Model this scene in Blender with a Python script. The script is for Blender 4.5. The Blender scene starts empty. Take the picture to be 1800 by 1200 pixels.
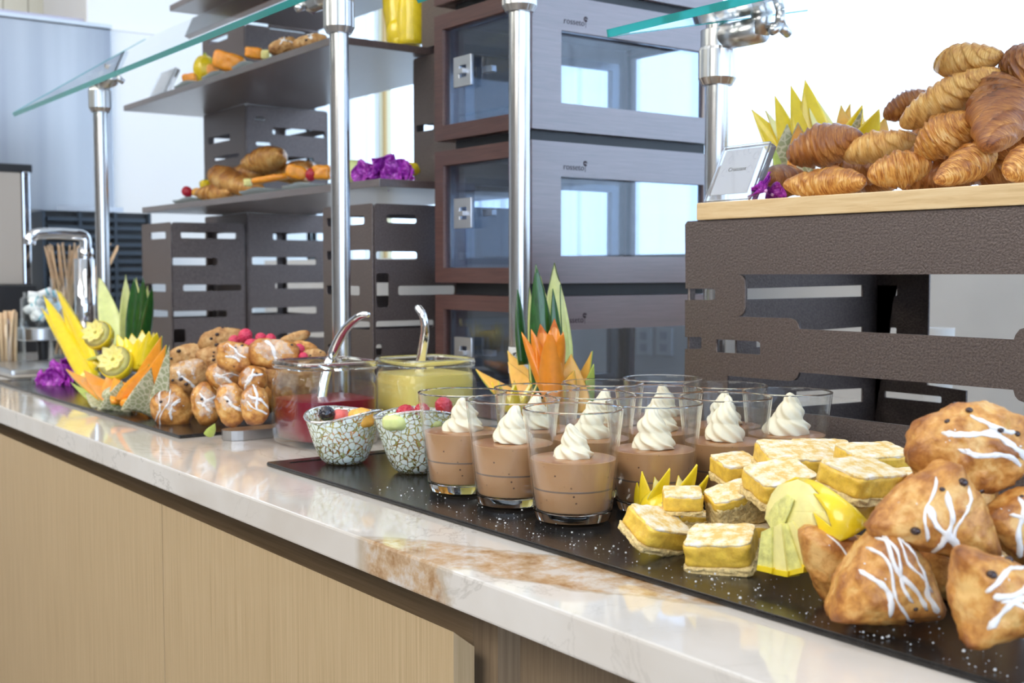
import bpy, bmesh, math, random
from mathutils import Vector, Matrix, noise as NZ
C = bpy.context.scene.collection
S = bpy.context.scene
# ---------------------------------------------------------------- camera, world, light, exposure
FPX, PIT, YAW, CAMZ = 2100.0, math.atan(125/2100), math.radians(36.47), 0.235
FW = Vector((-math.cos(YAW)*math.cos(PIT), math.sin(YAW)*math.cos(PIT), -math.sin(PIT)))
RT = Vector((math.sin(YAW), math.cos(YAW), 0))
UP = RT.cross(FW).normalized()
CAM = Vector((0, 0, CAMZ))
cd = bpy.data.cameras.new('camera'); cam = bpy.data.objects.new('camera', cd); C.objects.link(cam)
cd.sensor_width = 36; cd.lens = FPX/1800*36; cd.clip_start = 0.02; cd.clip_end = 60
cam.matrix_world = Matrix.Translation(CAM) @ Matrix((RT, UP, -FW)).transposed().to_4x4()
cd.dof.use_dof = True; cd.dof.focus_distance = 1.12; cd.dof.aperture_fstop = 10
S.camera = cam
S.view_settings.view_transform = 'Standard'; S.view_settings.look = 'None'
S.view_settings.exposure = -0.10; S.view_settings.gamma = 1.0
S.view_settings.use_curve_mapping = False
w = bpy.data.worlds.new('world'); S.world = w; w.use_nodes = True
bg = w.node_tree.nodes['Background']; bg.inputs[0].default_value = (0.60, 0.76, 1.0, 1); bg.inputs[1].default_value = 4.4
def area(name, loc, target, sx, sy, e, col):
    l = bpy.data.lights.new(name, 'AREA'); l.shape = 'RECTANGLE'; l.size = sx; l.size_y = sy; l.energy = e; l.color = col
    o = bpy.data.objects.new(name, l); C.objects.link(o); o.location = loc
    o.rotation_euler = (Vector(target)-Vector(loc)).to_track_quat('-Z', 'Y').to_euler(); return o
area('fill_light', (-0.4, -1.3, 1.45), (-1.0, 0.8, -.1), 1.6, 1.0, 34, (1.0, 0.95, 0.87))  # unseen area lights added as warm fill over counter and left end
area('fill_light', (-2.6, -0.9, 1.6), (-3.0, 0.9, 0), 1.6, 1.0, 36, (1.0, 0.95, 0.87))
area('fill_light', (-1.3, 0.75, 1.75), (-1.3, 0.8, 0), 2.4, 0.5, 12, (1.0, 0.97, 0.93))
try:
    S.cycles.transparent_max_bounces = 24; S.cycles.transmission_bounces = 10; S.cycles.max_bounces = 12
    S.cycles.sample_clamp_indirect = 6
except Exception: pass
# ---------------------------------------------------------------- pixel measuring helpers (photo 1800x1200 -> world planes)
def ray(px, py): return FW + RT*((px-900)/FPX) + UP*((600-py)/FPX)
def onz(px, py, z=0.0): r = ray(px, py); return CAM + r*((z-CAMZ)/r.z)
def ony(px, py, y): r = ray(px, py); return CAM + r*(y/r.y)
def onx(px, py, x): r = ray(px, py); return CAM + r*(x/r.x)
def mpp(P): return (Vector(P)-CAM).dot(FW)/FPX
# ---------------------------------------------------------------- object helpers
MATS = {}
def tag(o, label=None, cat=None, group=None, kind=None):
    if label: o['label'] = label
    if cat: o['category'] = cat
    if group: o['group'] = group
    if kind: o['kind'] = kind
    return o
def empty(name, loc=(0, 0, 0), label=None, cat=None, group=None, M=None):
    o = bpy.data.objects.new(name, None); C.objects.link(o); o.empty_display_size = .02
    if M is not None: o.matrix_world = M
    else: o.location = loc
    return tag(o, label, cat, group)
def link(name, me, mat, parent=None, loc=None, M=None, smooth=True):
    if mat is not None:
        me.materials.clear(); me.materials.append(MATS[mat] if isinstance(mat, str) else mat)
    if smooth is True:
        for p in me.polygons: p.use_smooth = True
    o = bpy.data.objects.new(name, me); C.objects.link(o)
    if parent: o.parent = parent
    if M is not None: o.matrix_local = M
    elif loc is not None: o.location = loc
    return o
def mk(name, v, f, mat, parent=None, loc=None, M=None, smooth=True, attr=None):
    me = bpy.data.meshes.new(name); me.from_pydata([tuple(p) for p in v], [], f); me.update()
    if attr is not None:
        a = me.attributes.new('tone', 'FLOAT', 'POINT'); a.data.foreach_set('value', attr)
    return link(name, me, mat, parent, loc, M, smooth)
def bmesh_me(bm, name):
    me = bpy.data.meshes.new(name); bmesh.ops.recalc_face_normals(bm, faces=bm.faces); bm.to_mesh(me); bm.free(); return me
def box(name, a, b, mat, parent=None, bev=0.0, loc=None, M=None, seg=2):
    bm = bmesh.new(); bmesh.ops.create_cube(bm, size=1)
    for v in bm.verts: v.co = Vector([a[i]+(v.co[i]+.5)*(b[i]-a[i]) for i in range(3)])
    if bev: bmesh.ops.bevel(bm, geom=bm.edges[:], offset=bev, segments=seg, affect='EDGES', profile=.6)
    return link(name, bmesh_me(bm, name), mat, parent, loc, M, smooth=False)
def lathe_vf(prof, n=40, cap=True, sq=None):
    """revolve (r,z); sq = corner exponent for rounded square"""
    v = []; f = []
    for r, z in prof:
        for i in range(n):
            t = 2*math.pi*i/n; c, s = math.cos(t), math.sin(t)
            k = 1.0 if sq is None else (abs(c)**sq+abs(s)**sq)**(-1/sq)
            v.append((r*k*c, r*k*s, z))
    m = len(prof)
    for j in range(m-1):
        for i in range(n):
            i2 = (i+1) % n; f.append((j*n+i, j*n+i2, (j+1)*n+i2, (j+1)*n+i))
    if cap: f.append(tuple(range(n))[::-1]); f.append(tuple((m-1)*n+i for i in range(n)))
    return v, f
def lathe(name, prof, mat, parent=None, n=40, cap=True, sq=None, loc=None, M=None):
    v, f = lathe_vf(prof, n, cap, sq); o = mk(name, v, f, mat, parent, loc, M); o.data.set_sharp_from_angle(angle=math.radians(48)); return o
def tube_vf(pts, rad, n=12, flat=1.0, ref=None):
    pts = [Vector(p) for p in pts]; m = len(pts); v = []; f = []
    ref = Vector(ref) if ref else Vector((0.13, 0.27, 0.95)).normalized()
    for j, p in enumerate(pts):
        t = (pts[min(j+1, m-1)]-pts[max(j-1, 0)]).normalized()
        a = t.cross(ref)
        if a.length < 1e-4: a = t.cross(Vector((1, 0, 0)))
        a.normalize(); b = a.cross(t)
        r = rad[j] if isinstance(rad, (list, tuple)) else rad
        for i in range(n):
            q = 2*math.pi*i/n; v.append(p+a*(r*math.cos(q))+b*(r*flat*math.sin(q)))
    for j in range(m-1):
        for i in range(n):
            i2 = (i+1) % n; f.append((j*n+i, j*n+i2, (j+1)*n+i2, (j+1)*n+i))
    f.append(tuple(range(n))[::-1]); f.append(tuple((m-1)*n+i for i in range(n)))
    return v, f
def tube(name, pts, rad, mat, parent=None, n=12, flat=1.0, M=None, loc=None, ref=None):
    v, f = tube_vf(pts, rad, n, flat, ref); return mk(name, v, f, mat, parent, loc, M)
def spline(pts, k=8):
    P = [Vector(p) for p in pts]; P = [P[0]*2-P[1]]+P+[P[-1]*2-P[-2]]; out = []
    for i in range(1, len(P)-2):
        for j in range(k):
            t = j/k; a, b, c, d = P[i-1:i+3]
            out.append(.5*((2*b)+(c-a)*t+(2*a-5*b+4*c-d)*t*t+(3*b-a-3*c+d)*t**3))
    out.append(P[-2]); return out
def join_vf(lst):
    V = []; F = []
    for v, f in lst:
        o = len(V); V += [tuple(p) for p in v]; F += [tuple(i+o for i in q) for q in f]
    return V, F
def plate(name, outline, holes, th, mat, parent=None, to3=None, loc=None, M=None):
    """flat plate with holes (2D polygons), thickness th; to3(u,v,w) maps to 3D"""
    cu = bpy.data.curves.new(name, 'CURVE'); cu.dimensions = '2D'; cu.fill_mode = 'BOTH'; cu.extrude = th/2
    for poly in [outline]+list(holes):
        sp = cu.splines.new('POLY'); sp.points.add(len(poly)-1)
        for i, p in enumerate(poly): sp.points[i].co = (p[0], p[1], 0, 1)
        sp.use_cyclic_u = True
    o = bpy.data.objects.new('tmp', cu); C.objects.link(o)
    dg = bpy.context.evaluated_depsgraph_get(); me = bpy.data.meshes.new_from_object(o.evaluated_get(dg))
    bpy.data.objects.remove(o); bpy.data.curves.remove(cu); me.name = name
    if to3:
        for v in me.vertices: v.co = Vector(to3(v.co.x, v.co.y, v.co.z))
    bm = bmesh.new(); bm.from_mesh(me); bmesh.ops.remove_doubles(bm, verts=bm.verts, dist=1e-6)
    bmesh.ops.recalc_face_normals(bm, faces=bm.faces); bm.to_mesh(me); bm.free()
    return link(name, me, mat, parent, loc, M, smooth=False)
def rrect(x0, z0, x1, z1, r=.003, k=3):
    out = []
    r = min(r, abs(x1-x0)/2.01, abs(z1-z0)/2.01)
    for cx, cz, a0 in ((x1-r, z1-r, 0), (x0+r, z1-r, 90), (x0+r, z0+r, 180), (x1-r, z0+r, 270)):
        for i in range(k+1):
            a = math.radians(a0+90*i/k); out.append((cx+r*math.cos(a), cz+r*math.sin(a)))
    return out
def text(name, s, size, mat, M, parent=None, depth=.0004, bold=False, sx=1):
    cu = bpy.data.curves.new(name, 'FONT'); cu.body = s; cu.size = size; cu.extrude = depth/2; cu.align_x = 'CENTER'; cu.align_y = 'CENTER'
    cu.resolution_u = 3
    if bold: cu.offset = size*.012
    o = bpy.data.objects.new('tmp', cu); C.objects.link(o)
    dg = bpy.context.evaluated_depsgraph_get(); me = bpy.data.meshes.new_from_object(o.evaluated_get(dg))
    bpy.data.objects.remove(o); bpy.data.curves.remove(cu)
    for v in me.vertices: v.co.x *= sx
    me.name = name
    return link(name, me, mat, parent, M=M, smooth=False)
# ---------------------------------------------------------------- materials
class NT:
    def __init__(s, name):
        s.m = bpy.data.materials.new(name); s.m.use_nodes = True; s.t = s.m.node_tree; s.b = s.t.nodes['Principled BSDF']
        s.out = s.t.nodes['Material Output']; MATS[name] = s.m
    def n(s, typ, **kw):
        x = s.t.nodes.new(typ)
        for k, v in kw.items():
            if k.startswith('i_'): x.inputs[int(k[2:]) if k[2:].isdigit() else k[2:].replace('_', ' ')].default_value = v
            else: setattr(x, k, v)
        return x
    def l(s, a, b): s.t.links.new(a, b)
    def set(s, **kw):
        for k, v in kw.items(): s.b.inputs[k.replace('_', ' ')].default_value = v
    def coord(s, scale=(1, 1, 1), kind='Object', rot=(0, 0, 0), loc=(0, 0, 0)):
        t = s.n('ShaderNodeTexCoord'); m = s.n('ShaderNodeMapping'); m.inputs['Scale'].default_value = scale
        m.inputs['Rotation'].default_value = rot; m.inputs['Location'].default_value = loc
        s.l(t.outputs[kind], m.inputs[0]); return m.outputs[0]
    def noise(s, vec, scale, detail=3, rough=.5, dist=0):
        x = s.n('ShaderNodeTexNoise'); x.inputs['Scale'].default_value = scale; x.inputs['Detail'].default_value = detail
        x.inputs['Roughness'].default_value = rough; x.inputs['Distortion'].default_value = dist; s.l(vec, x.inputs['Vector']); return x.outputs['Fac']
    def ramp(s, fac, stops, interp='LINEAR'):
        r = s.n('ShaderNodeValToRGB'); e = r.color_ramp.elements; r.color_ramp.interpolation = interp
        while len(e) < len(stops): e.new(.5)
        for i, (p, c) in enumerate(stops): e[i].position = p; e[i].color = (*c, 1) if len(c) == 3 else c
        s.l(fac, r.inputs[0]); return r.outputs[0]
    def mix(s, fac, a, b, mode='MIX'):
        x = s.n('ShaderNodeMix', data_type='RGBA', blend_type=mode)
        for sock, val in ((x.inputs[0], fac), (x.inputs[6], a), (x.inputs[7], b)):
            if isinstance(val, (int, float)): sock.default_value = val
            elif isinstance(val, tuple): sock.default_value = (*val, 1)
            else: s.l(val, sock)
        return x.outputs[2]
    def math(s, op, a, b=None, c=None):
        x = s.n('ShaderNodeMath', operation=op)
        for i, val in enumerate((a, b, c)):
            if val is None: continue
            if isinstance(val, (int, float)): x.inputs[i].default_value = val
            else: s.l(val, x.inputs[i])
        return x.outputs[0]
    def color(s, c): s.l(c, s.b.inputs['Base Color'])
    def bump(s, h, strength=.3, dist=.001):
        x = s.n('ShaderNodeBump'); x.inputs['Strength'].default_value = strength; x.inputs['Distance'].default_value = dist
        s.l(h, x.inputs['Height']); s.l(x.outputs[0], s.b.inputs['Normal'])
def simple(name, col, rough=.5, metal=0, spec=.5, nscale=None, namp=.12, bump=0, coat=0, sss=0, sssr=(.6, .4, .2), scale3=(1, 1, 1), trans=0, kind='Object'):
    m = NT(name); m.set(Roughness=rough, Metallic=metal, Specular_IOR_Level=spec, Coat_Weight=coat)
    if nscale:
        v = m.coord(scale3, kind); f = m.noise(v, nscale, 4, .6)
        lo = tuple(max(0, c*(1-namp)) for c in col); hi = tuple(min(1, c*(1+namp)) for c in col)
        m.color(m.ramp(f, [(.3, lo), (.7, hi)]))
        if bump: m.bump(f, bump, .002)
    else: m.set(Base_Color=(*col, 1))
    if sss: m.set(Subsurface_Weight=sss, Subsurface_Radius=sssr, Subsurface_Scale=.006)
    if trans: m.set(Transmission_Weight=trans)
    return m
# quartz worktop
m = NT('quartz'); m.set(Roughness=.07, Specular_IOR_Level=.6, Coat_Weight=.3, Coat_Roughness=.03)
v = m.coord(kind='Object')
base = m.ramp(m.noise(v, 3.5, 4, .6, .4), [(.35, (.68, .62, .55)), (.65, (.78, .735, .68))])
vd = m.noise(v, 4.2, 7, .62, 1.1); vein = m.math('ABSOLUTE', m.math('SUBTRACT', vd, .5))
veinm = m.math('MULTIPLY', m.ramp(vein, [(0, (1, 1, 1)), (.009, (0, 0, 0))]), m.ramp(m.noise(v, 2.3, 2), [(.36, (0, 0, 0)), (.55, (1, 1, 1))]))
base = m.mix(m.math('MULTIPLY', veinm, .55), base, (.42, .38, .33))
PA = onz(770, 972); PB = onz(1180, 1032)
ang = math.atan2(PB.y-PA.y, PB.x-PA.x); L = (PB-PA).length
tc = m.n('ShaderNodeTexCoord'); mp = m.n('ShaderNodeMapping', vector_type='TEXTURE'); mp.inputs['Location'].default_value = ((PA.x+PB.x)/2, (PA.y+PB.y)/2, 0)
mp.inputs['Rotation'].default_value = (0, 0, ang); m.l(tc.outputs['Object'], mp.inputs[0])
sx = m.n('ShaderNodeSeparateXYZ'); m.l(mp.outputs[0], sx.inputs[0])
wob = m.math('MULTIPLY', m.math('SUBTRACT', m.noise(v, 14, 5, .6), .5), .05)
dy = m.math('ABSOLUTE', m.math('ADD', sx.outputs[1], wob)); dx = m.math('ABSOLUTE', m.math('ADD', sx.outputs[0], wob))
dd = m.math('ADD', m.math('POWER', m.math('DIVIDE', dx, .215), 2.0), m.math('POWER', m.math('DIVIDE', dy, .042), 2.0))
mask = m.ramp(dd, [(.75, (1, 1, 1)), (1.0, (0, 0, 0))])
pat = m.ramp(m.noise(m.coord((1, 1, 1)), 30, 7, .7, .15), [(.36, (.38, .20, .08)), (.48, (.58, .40, .24)), (.62, (.72, .66, .60))])
base = m.mix(mask, base, pat)
rim = m.ramp(m.math('ABSOLUTE', m.math('SUBTRACT', dd, .93)), [(0, (1, 1, 1)), (.16, (0, 0, 0))])
base = m.mix(m.math('MULTIPLY', rim, .6), base, (.47, .37, .25)); m.color(base)
simple('splash', (.72, .70, .67), .25, nscale=3, namp=.08)
def wood(name, cols, sc, rough=.45, coat=0, bump=.1, ns=6, kind='Object', spec=.5):
    m = NT(name); m.set(Roughness=rough, Coat_Weight=coat, Coat_Roughness=.3, Coat_IOR=2.0 if coat >= 1 else 1.5, Specular_IOR_Level=spec); v = m.coord(sc, kind)
    f = m.noise(v, ns, 5, .65, .3); m.color(m.ramp(f, [(.28, cols[0]), (.5, cols[1]), (.72, cols[2])])); m.bump(f, bump, .0006); return m
wood('oak', [(.44, .31, .165), (.53, .385, .215), (.60, .445, .265)], (60, 60, 1.2), .5, ns=5)
wood('oak_dark', [(.20, .14, .085), (.27, .19, .115), (.34, .25, .155)], (45, 45, 1.2), .55, ns=5)
wood('oak_rail', [(.20, .14, .08), (.27, .19, .11), (.34, .24, .15)], (1.2, 45, 60), .55, ns=5)
wood('bamboo', [(.60, .40, .19), (.74, .53, .28), (.82, .63, .37)], (4, 60, 60), .4, ns=3)
wood('mahogany', [(.060, .026, .030), (.095, .044, .050), (.13, .066, .072)], (70, 3, 70), .36, coat=1.0, ns=4, spec=1.0)
wood('mahogany_front', [(.060, .026, .024), (.095, .042, .036), (.13, .06, .05)], (3, 70, 70), .45, coat=.25, ns=4)
wood('shelf_wood', [(.065, .042, .037), (.10, .066, .058), (.135, .095, .085)], (6, 90, 60), .34, coat=1.0, ns=3, bump=.25)
m = NT('riser'); m.set(Roughness=.40, Metallic=.55, Specular_IOR_Level=.8); v = m.coord((1, 1, 1)); f = m.noise(v, 420, 3, .6)
m.color(m.ramp(f, [(.3, (.10, .078, .072)), (.7, (.20, .158, .145))])); m.bump(f, .55, .0012)
m = NT('steel'); m.set(Metallic=1, Roughness=.24); v = m.coord((90, 90, 2)); f = m.noise(v, 6, 3)
m.color(m.ramp(f, [(.3, (.50, .49, .48)), (.7, (.68, .67, .66))]))
simple('steel_flat', (.62, .62, .62), .3, 1)
simple('handle_metal', (.62, .63, .66), .35, .9)
m = NT('steel_panel'); m.set(Metallic=.95, Roughness=.33); v = m.coord((1, 2.2, .12)); f = m.noise(v, 2.2, 3)
m.color(m.ramp(f, [(.3, (.24, .25, .28)), (.7, (.56, .55, .54))]))
simple('chrome', (.85, .85, .86), .05, 1)
simple('black', (.012, .012, .014), .4)
simple('dark_plastic', (.035, .05, .07), .45)
simple('white_paint', (.85, .84, .82), .6)
simple('wall_paint', (.80, .79, .76), .7)
simple('grey_beige', (.36, .32, .28), .6)
simple('cream_panel', (.78, .73, .60), .6)
simple('lilac', (.50, .48, .58), .6)
simple('mullion', (.70, .64, .42), .5)
simple('orange_wood', (.55, .34, .12), .5)
simple('floor_mat', (.30, .26, .22), .5, nscale=6)
simple('outlet', (.78, .78, .77), .4)
simple('ink', (.03, .03, .03), .5)
simple('sticker', (.80, .80, .80), .4)
simple('logo', (.035, .02, .03), .5)
simple('logo_light', (.30, .26, .30), .5)
m = NT('slate'); m.set(Roughness=.22, Specular_IOR_Level=.5); v = m.coord(); f = m.noise(v, 120, 4, .6)
m.color(m.ramp(f, [(.3, (.010, .009, .009)), (.7, (.022, .020, .019))])); m.bump(f, .15, .0006)
def thin_glass(name, tint, refl=1.0, rough=0.0, f0=.04, pw=4.5):
    m = NT(name); t = m.t; t.nodes.remove(m.b)
    tr = m.n('ShaderNodeBsdfTransparent'); tr.inputs[0].default_value = (*tint, 1)
    gl = m.n('ShaderNodeBsdfGlossy'); gl.inputs['Roughness'].default_value = rough; gl.inputs['Color'].default_value = (refl, refl, refl, 1)
    lw = m.n('ShaderNodeLayerWeight'); lw.inputs[0].default_value = .5; mx = m.n('ShaderNodeMixShader')
    fac = m.math('ADD', m.math('MULTIPLY', m.math('POWER', lw.outputs['Facing'], pw), 1-f0), f0)
    m.l(fac, mx.inputs[0]); m.l(tr.outputs[0], mx.inputs[1]); m.l(gl.outputs[0], mx.inputs[2]); m.l(mx.outputs[0], m.out.inputs[0]); return m
thin_glass('pane', (.90, .93, .94)); thin_glass('pane_tint', (.83, .87, .92), f0=.06)
thin_glass('tumbler_glass', (.985, .99, .99), f0=.012, pw=3.6)
thin_glass('jar_glass', (.97, .985, .98), f0=.018, pw=3.6)
m = NT('solid_glass'); m.set(Transmission_Weight=1, Roughness=0, IOR=1.46, Base_Color=(.97, .985, .98, 1))
m = NT('guard_glass'); m.set(Transmission_Weight=1, Roughness=0, IOR=1.3, Base_Color=(.93, .975, .97, 1))
m = NT('guard_edge'); m.set(Transmission_Weight=.45, Roughness=.12, IOR=1.45, Base_Color=(.05, .50, .48, 1), Coat_Weight=.6)
m = NT('acrylic'); m.set(Transmission_Weight=.9, Roughness=.02, IOR=1.4, Base_Color=(.95, .97, 1, 1))
m = NT('water_glass'); m.set(Transmission_Weight=.75, Roughness=.12, IOR=1.4, Base_Color=(.84, .93, .93, 1))
simple('paper', (.80, .82, .88), .6); simple('doodle', (.50, .52, .62), .6)
# sheer curtain
m = NT('sheer'); m.t.nodes.remove(m.b); d = m.n('ShaderNodeBsdfDiffuse'); tl = m.n('ShaderNodeBsdfTranslucent'); tr = m.n('ShaderNodeBsdfTransparent')
for q in (d, tl): q.inputs[0].default_value = (.92, .93, .95, 1)
m1 = m.n('ShaderNodeMixShader'); m2 = m.n('ShaderNodeMixShader'); m1.inputs[0].default_value = .65; m2.inputs[0].default_value = .45
m.l(d.outputs[0], m1.inputs[1]); m.l(tl.outputs[0], m1.inputs[2]); m.l(m1.outputs[0], m2.inputs[1]); m.l(tr.outputs[0], m2.inputs[2]); m.l(m2.outputs[0], m.out.inputs[0])
# ---- food materials
def tonemat(name, stops, rough=.5, streak=None, bump=.3, ns=60, sss=.05, coat=0, spec=.4, mixn=.35):
    m = NT(name); m.set(Roughness=rough, Subsurface_Weight=sss, Subsurface_Radius=(.6, .35, .15), Subsurface_Scale=.004, Coat_Weight=coat, Coat_Roughness=.25, Specular_IOR_Level=spec)
    a = m.n('ShaderNodeAttribute', attribute_name='tone'); v = m.coord(streak or (1, 1, 1)); f = m.noise(v, ns, 4, .65, .25)
    t = m.math('ADD', a.outputs['Fac'], m.math('MULTIPLY', m.math('SUBTRACT', f, .5), mixn))
    m.color(m.ramp(t, stops)); m.bump(f, bump, .0015); return m
tonemat('croissant', [(.0, (.86, .58, .24)), (.25, (.74, .38, .09)), (.5, (.48, .18, .035)), (1, (.17, .045, .012))], .34, (14, 1.3, 1.3), .7, 60, mixn=1.9, coat=.25)
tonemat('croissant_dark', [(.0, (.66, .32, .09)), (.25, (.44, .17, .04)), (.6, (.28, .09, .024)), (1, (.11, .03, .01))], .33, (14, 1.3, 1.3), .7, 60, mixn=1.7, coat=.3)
tonemat('croissant_pale', [(.0, (.91, .64, .27)), (.35, (.78, .44, .12)), (.65, (.55, .24, .06)), (1, (.25, .08, .02))], .4, (14, 1.3, 1.3), .6, 60, mixn=1.6, coat=.15)
tonemat('scone', [(.0, (.78, .48, .17)), (.3, (.62, .29, .07)), (.6, (.38, .14, .03)), (1, (.15, .045, .015))], .42, None, .8, 110, coat=.12, mixn=1.3)
tonemat('cookie', [(.0, (.66, .42, .19)), (.4, (.50, .26, .09)), (.8, (.30, .125, .04)), (1, (.14, .05, .02))], .55, None, 1.0, 150, mixn=1.5)
simple('chip', (.035, .014, .012), .25, coat=.3)
m = simple('glaze', (.88, .86, .84), .22, nscale=60, namp=.06, coat=.4, sss=.25, sssr=(.5, .5, .5))
m = NT('glaze_thin'); m.set(Roughness=.18, Base_Color=(.90, .84, .76, 1), Coat_Weight=.4); v = m.coord(); f = m.noise(v, 160, 4, .6)
m.l(m.ramp(f, [(.35, (.12, .12, .12)), (.7, (.55, .55, .55))]), m.b.inputs['Alpha'])
simple('bar_yellow', (.90, .55, .075), .38, nscale=140, namp=.22, bump=.5, sss=.15, sssr=(.7, .5, .1), coat=.1)
simple('bar_crust', (.82, .60, .27), .75, nscale=320, namp=.30, bump=1.0, sss=.05)
m = NT('sugar_top'); m.set(Roughness=.8); v = m.coord(); f = m.noise(v, 95, 5, .7)
m.color(m.ramp(f, [(.40, (.78, .52, .16)), (.52, (.86, .72, .44)), (.66, (.90, .86, .80))])); m.bump(f, .5, .001)
simple('cream', (.90, .82, .62), .4, sss=.25, sssr=(.5, .45, .35), nscale=300, namp=.02)
m = NT('mousse'); m.set(Roughness=.3, Coat_Weight=.3, Subsurface_Weight=.08, Subsurface_Scale=.004); v = m.coord()
vo = m.n('ShaderNodeTexVoronoi'); vo.inputs['Scale'].default_value = 140; m.l(v, vo.inputs['Vector'])
sp = m.ramp(vo.outputs['Distance'], [(.10, (1, 1, 1)), (.16, (0, 0, 0))]); g = m.ramp(m.noise(v, 60, 2), [(.52, (0, 0, 0)), (.6, (1, 1, 1))])
m.color(m.mix(m.math('MULTIPLY', sp, g), m.ramp(m.noise(v, 25, 3), [(.3, (.46, .25, .115)), (.7, (.54, .305, .15))]), (.10, .05, .035)))
simple('mousse_dark', (.22, .15, .11), .4)
simple('mousse_top', (.38, .165, .06), .3, coat=.3)
simple('red_sauce', (.20, .006, .022), .25, nscale=8, namp=.25, sss=.1, sssr=(.8, .1, .1))
simple('custard', (.80, .64, .19), .3, sss=.15, sssr=(.6, .5, .2))
simple('melon', (.92, .34, .02), .32, nscale=90, namp=.10, bump=.15, sss=.3, sssr=(.9, .35, .05), coat=.2)
simple('melon_pale', (.93, .48, .09), .35, nscale=90, namp=.10, bump=.15, sss=.3, sssr=(.9, .45, .1))
simple('carrot', (.92, .27, .02), .3, nscale=(60), namp=.10, bump=.1, sss=.25, sssr=(.9, .3, .05), coat=.3)
m = NT('rind'); m.set(Roughness=.55); v = m.coord(); vo = m.n('ShaderNodeTexVoronoi', feature='DISTANCE_TO_EDGE'); vo.inputs['Scale'].default_value = 130; m.l(v, vo.inputs['Vector'])
m.color(m.ramp(vo.outputs[0], [(.02, (.66, .62, .44)), (.16, (.36, .37, .20))])); m.bump(vo.outputs[0], -.5, .001)
simple('rind_green', (.42, .52, .10), .35, nscale=40, namp=.3)
simple('honeydew', (.72, .78, .32), .35, nscale=60, namp=.1, sss=.3, sssr=(.5, .6, .2))
simple('yellow_skin', (.90, .66, .02), .25, nscale=70, namp=.08, bump=.2, coat=.4, sss=.1, sssr=(.8, .6, .1))
simple('lemon_flesh', (.95, .78, .24), .3, nscale=60, namp=.12, bump=.3, sss=.35, sssr=(.7, .6, .2), coat=.3)
simple('pale_flesh', (.88, .80, .33), .35, nscale=60, namp=.10, bump=.2, sss=.3, sssr=(.6, .6, .25))
simple('squash_core', (.74, .72, .25), .35, nscale=140, namp=.25, bump=.6, sss=.3, sssr=(.6, .6, .25))
simple('cucumber_skin', (.018, .085, .014), .28, nscale=60, namp=.5, coat=.4, scale3=(6, 6, 1))
simple('cucumber_flesh', (.74, .78, .28), .35, nscale=50, namp=.12, sss=.3, sssr=(.5, .6, .2))
simple('raspberry', (.50, .010, .035), .32, coat=.2, sss=.15, sssr=(.8, .1, .1)); simple('raspberry_light', (.66, .045, .11), .4, sss=.2, sssr=(.8, .2, .2))
simple('blackberry', (.010, .008, .020), .18, coat=.5)
m = NT('orchid'); m.set(Roughness=.45, Subsurface_Weight=.2, Subsurface_Radius=(.5, .1, .5), Subsurface_Scale=.005); v = m.coord(kind='Generated')
m.color(m.ramp(m.noise(v, 5, 3), [(.35, (.20, .008, .25)), (.55, (.42, .03, .48)), (.72, (.70, .25, .72))]))
simple('orchid_light', (.72, .42, .70), .5, nscale=40, namp=.3)
simple('stirrer_wood', (.66, .46, .28), .6, nscale=20, scale3=(10, 10, 1))
simple('packet_white', (.84, .86, .88), .5); simple('packet_teal', (.10, .45, .55), .5)
simple('grape_pink', (.78, .16, .14), .35, nscale=60, namp=.25, sss=.3, sssr=(.8, .2, .2))
# crackle glass bowl
m = NT('crackle'); v = m.coord(); vo = m.n('ShaderNodeTexVoronoi', feature='DISTANCE_TO_EDGE'); vo.inputs['Scale'].default_value = 150
nd = m.n('ShaderNodeTexNoise'); nd.inputs['Scale'].default_value = 90; m.l(v, nd.inputs['Vector'])
va = m.n('ShaderNodeMixRGB') if False else m.n('ShaderNodeVectorMath', operation='SCALE'); va.inputs['Scale'].default_value = .010
m.l(nd.outputs['Color'], va.inputs[0]); vb = m.n('ShaderNodeVectorMath', operation='ADD'); m.l(v, vb.inputs[0]); m.l(va.outputs[0], vb.inputs[1]); m.l(vb.outputs[0], vo.inputs['Vector'])
mk_ = m.ramp(vo.outputs[0], [(.06, (0, 0, 0)), (.10, (1, 1, 1))])
m.set(Roughness=.25, Coat_Weight=.5, Base_Color=(.82, .90, .84, 1), Transmission_Weight=0, Subsurface_Weight=.2, Subsurface_Scale=.004)
tr = m.n('ShaderNodeBsdfTransparent'); tr.inputs[0].default_value = (.80, .74, .40, 1); gl = m.n('ShaderNodeBsdfGlossy'); gl.inputs['Roughness'].default_value = .08
mg = m.n('ShaderNodeMixShader'); mg.inputs[0].default_value = .12; m.l(tr.outputs[0], mg.inputs[1]); m.l(gl.outputs[0], mg.inputs[2])
mm = m.n('ShaderNodeMixShader'); m.l(mk_, mm.inputs[0]); m.l(mg.outputs[0], mm.inputs[1]); m.l(m.b.outputs[0], mm.inputs[2]); m.l(mm.outputs[0], m.out.inputs[0])
# ================================================================ SETTING
FZ = -.92
def struct(o): o['kind'] = 'structure'; return o
struct(box('floor', (-6, -3, FZ-.05), (3.5, 3.2, FZ), 'floor_mat'))
struct(box('ceiling', (-6, -3, 1.95), (3.5, 3.2, 2.0), 'white_paint'))
struct(box('wall_left', (-6, -3, FZ), (-5.95, 3.2, 1.95), 'wall_paint'))
struct(box('wall_front', (-6, -3.05, FZ), (3.5, -3, 1.95), 'grey_beige'))
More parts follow.
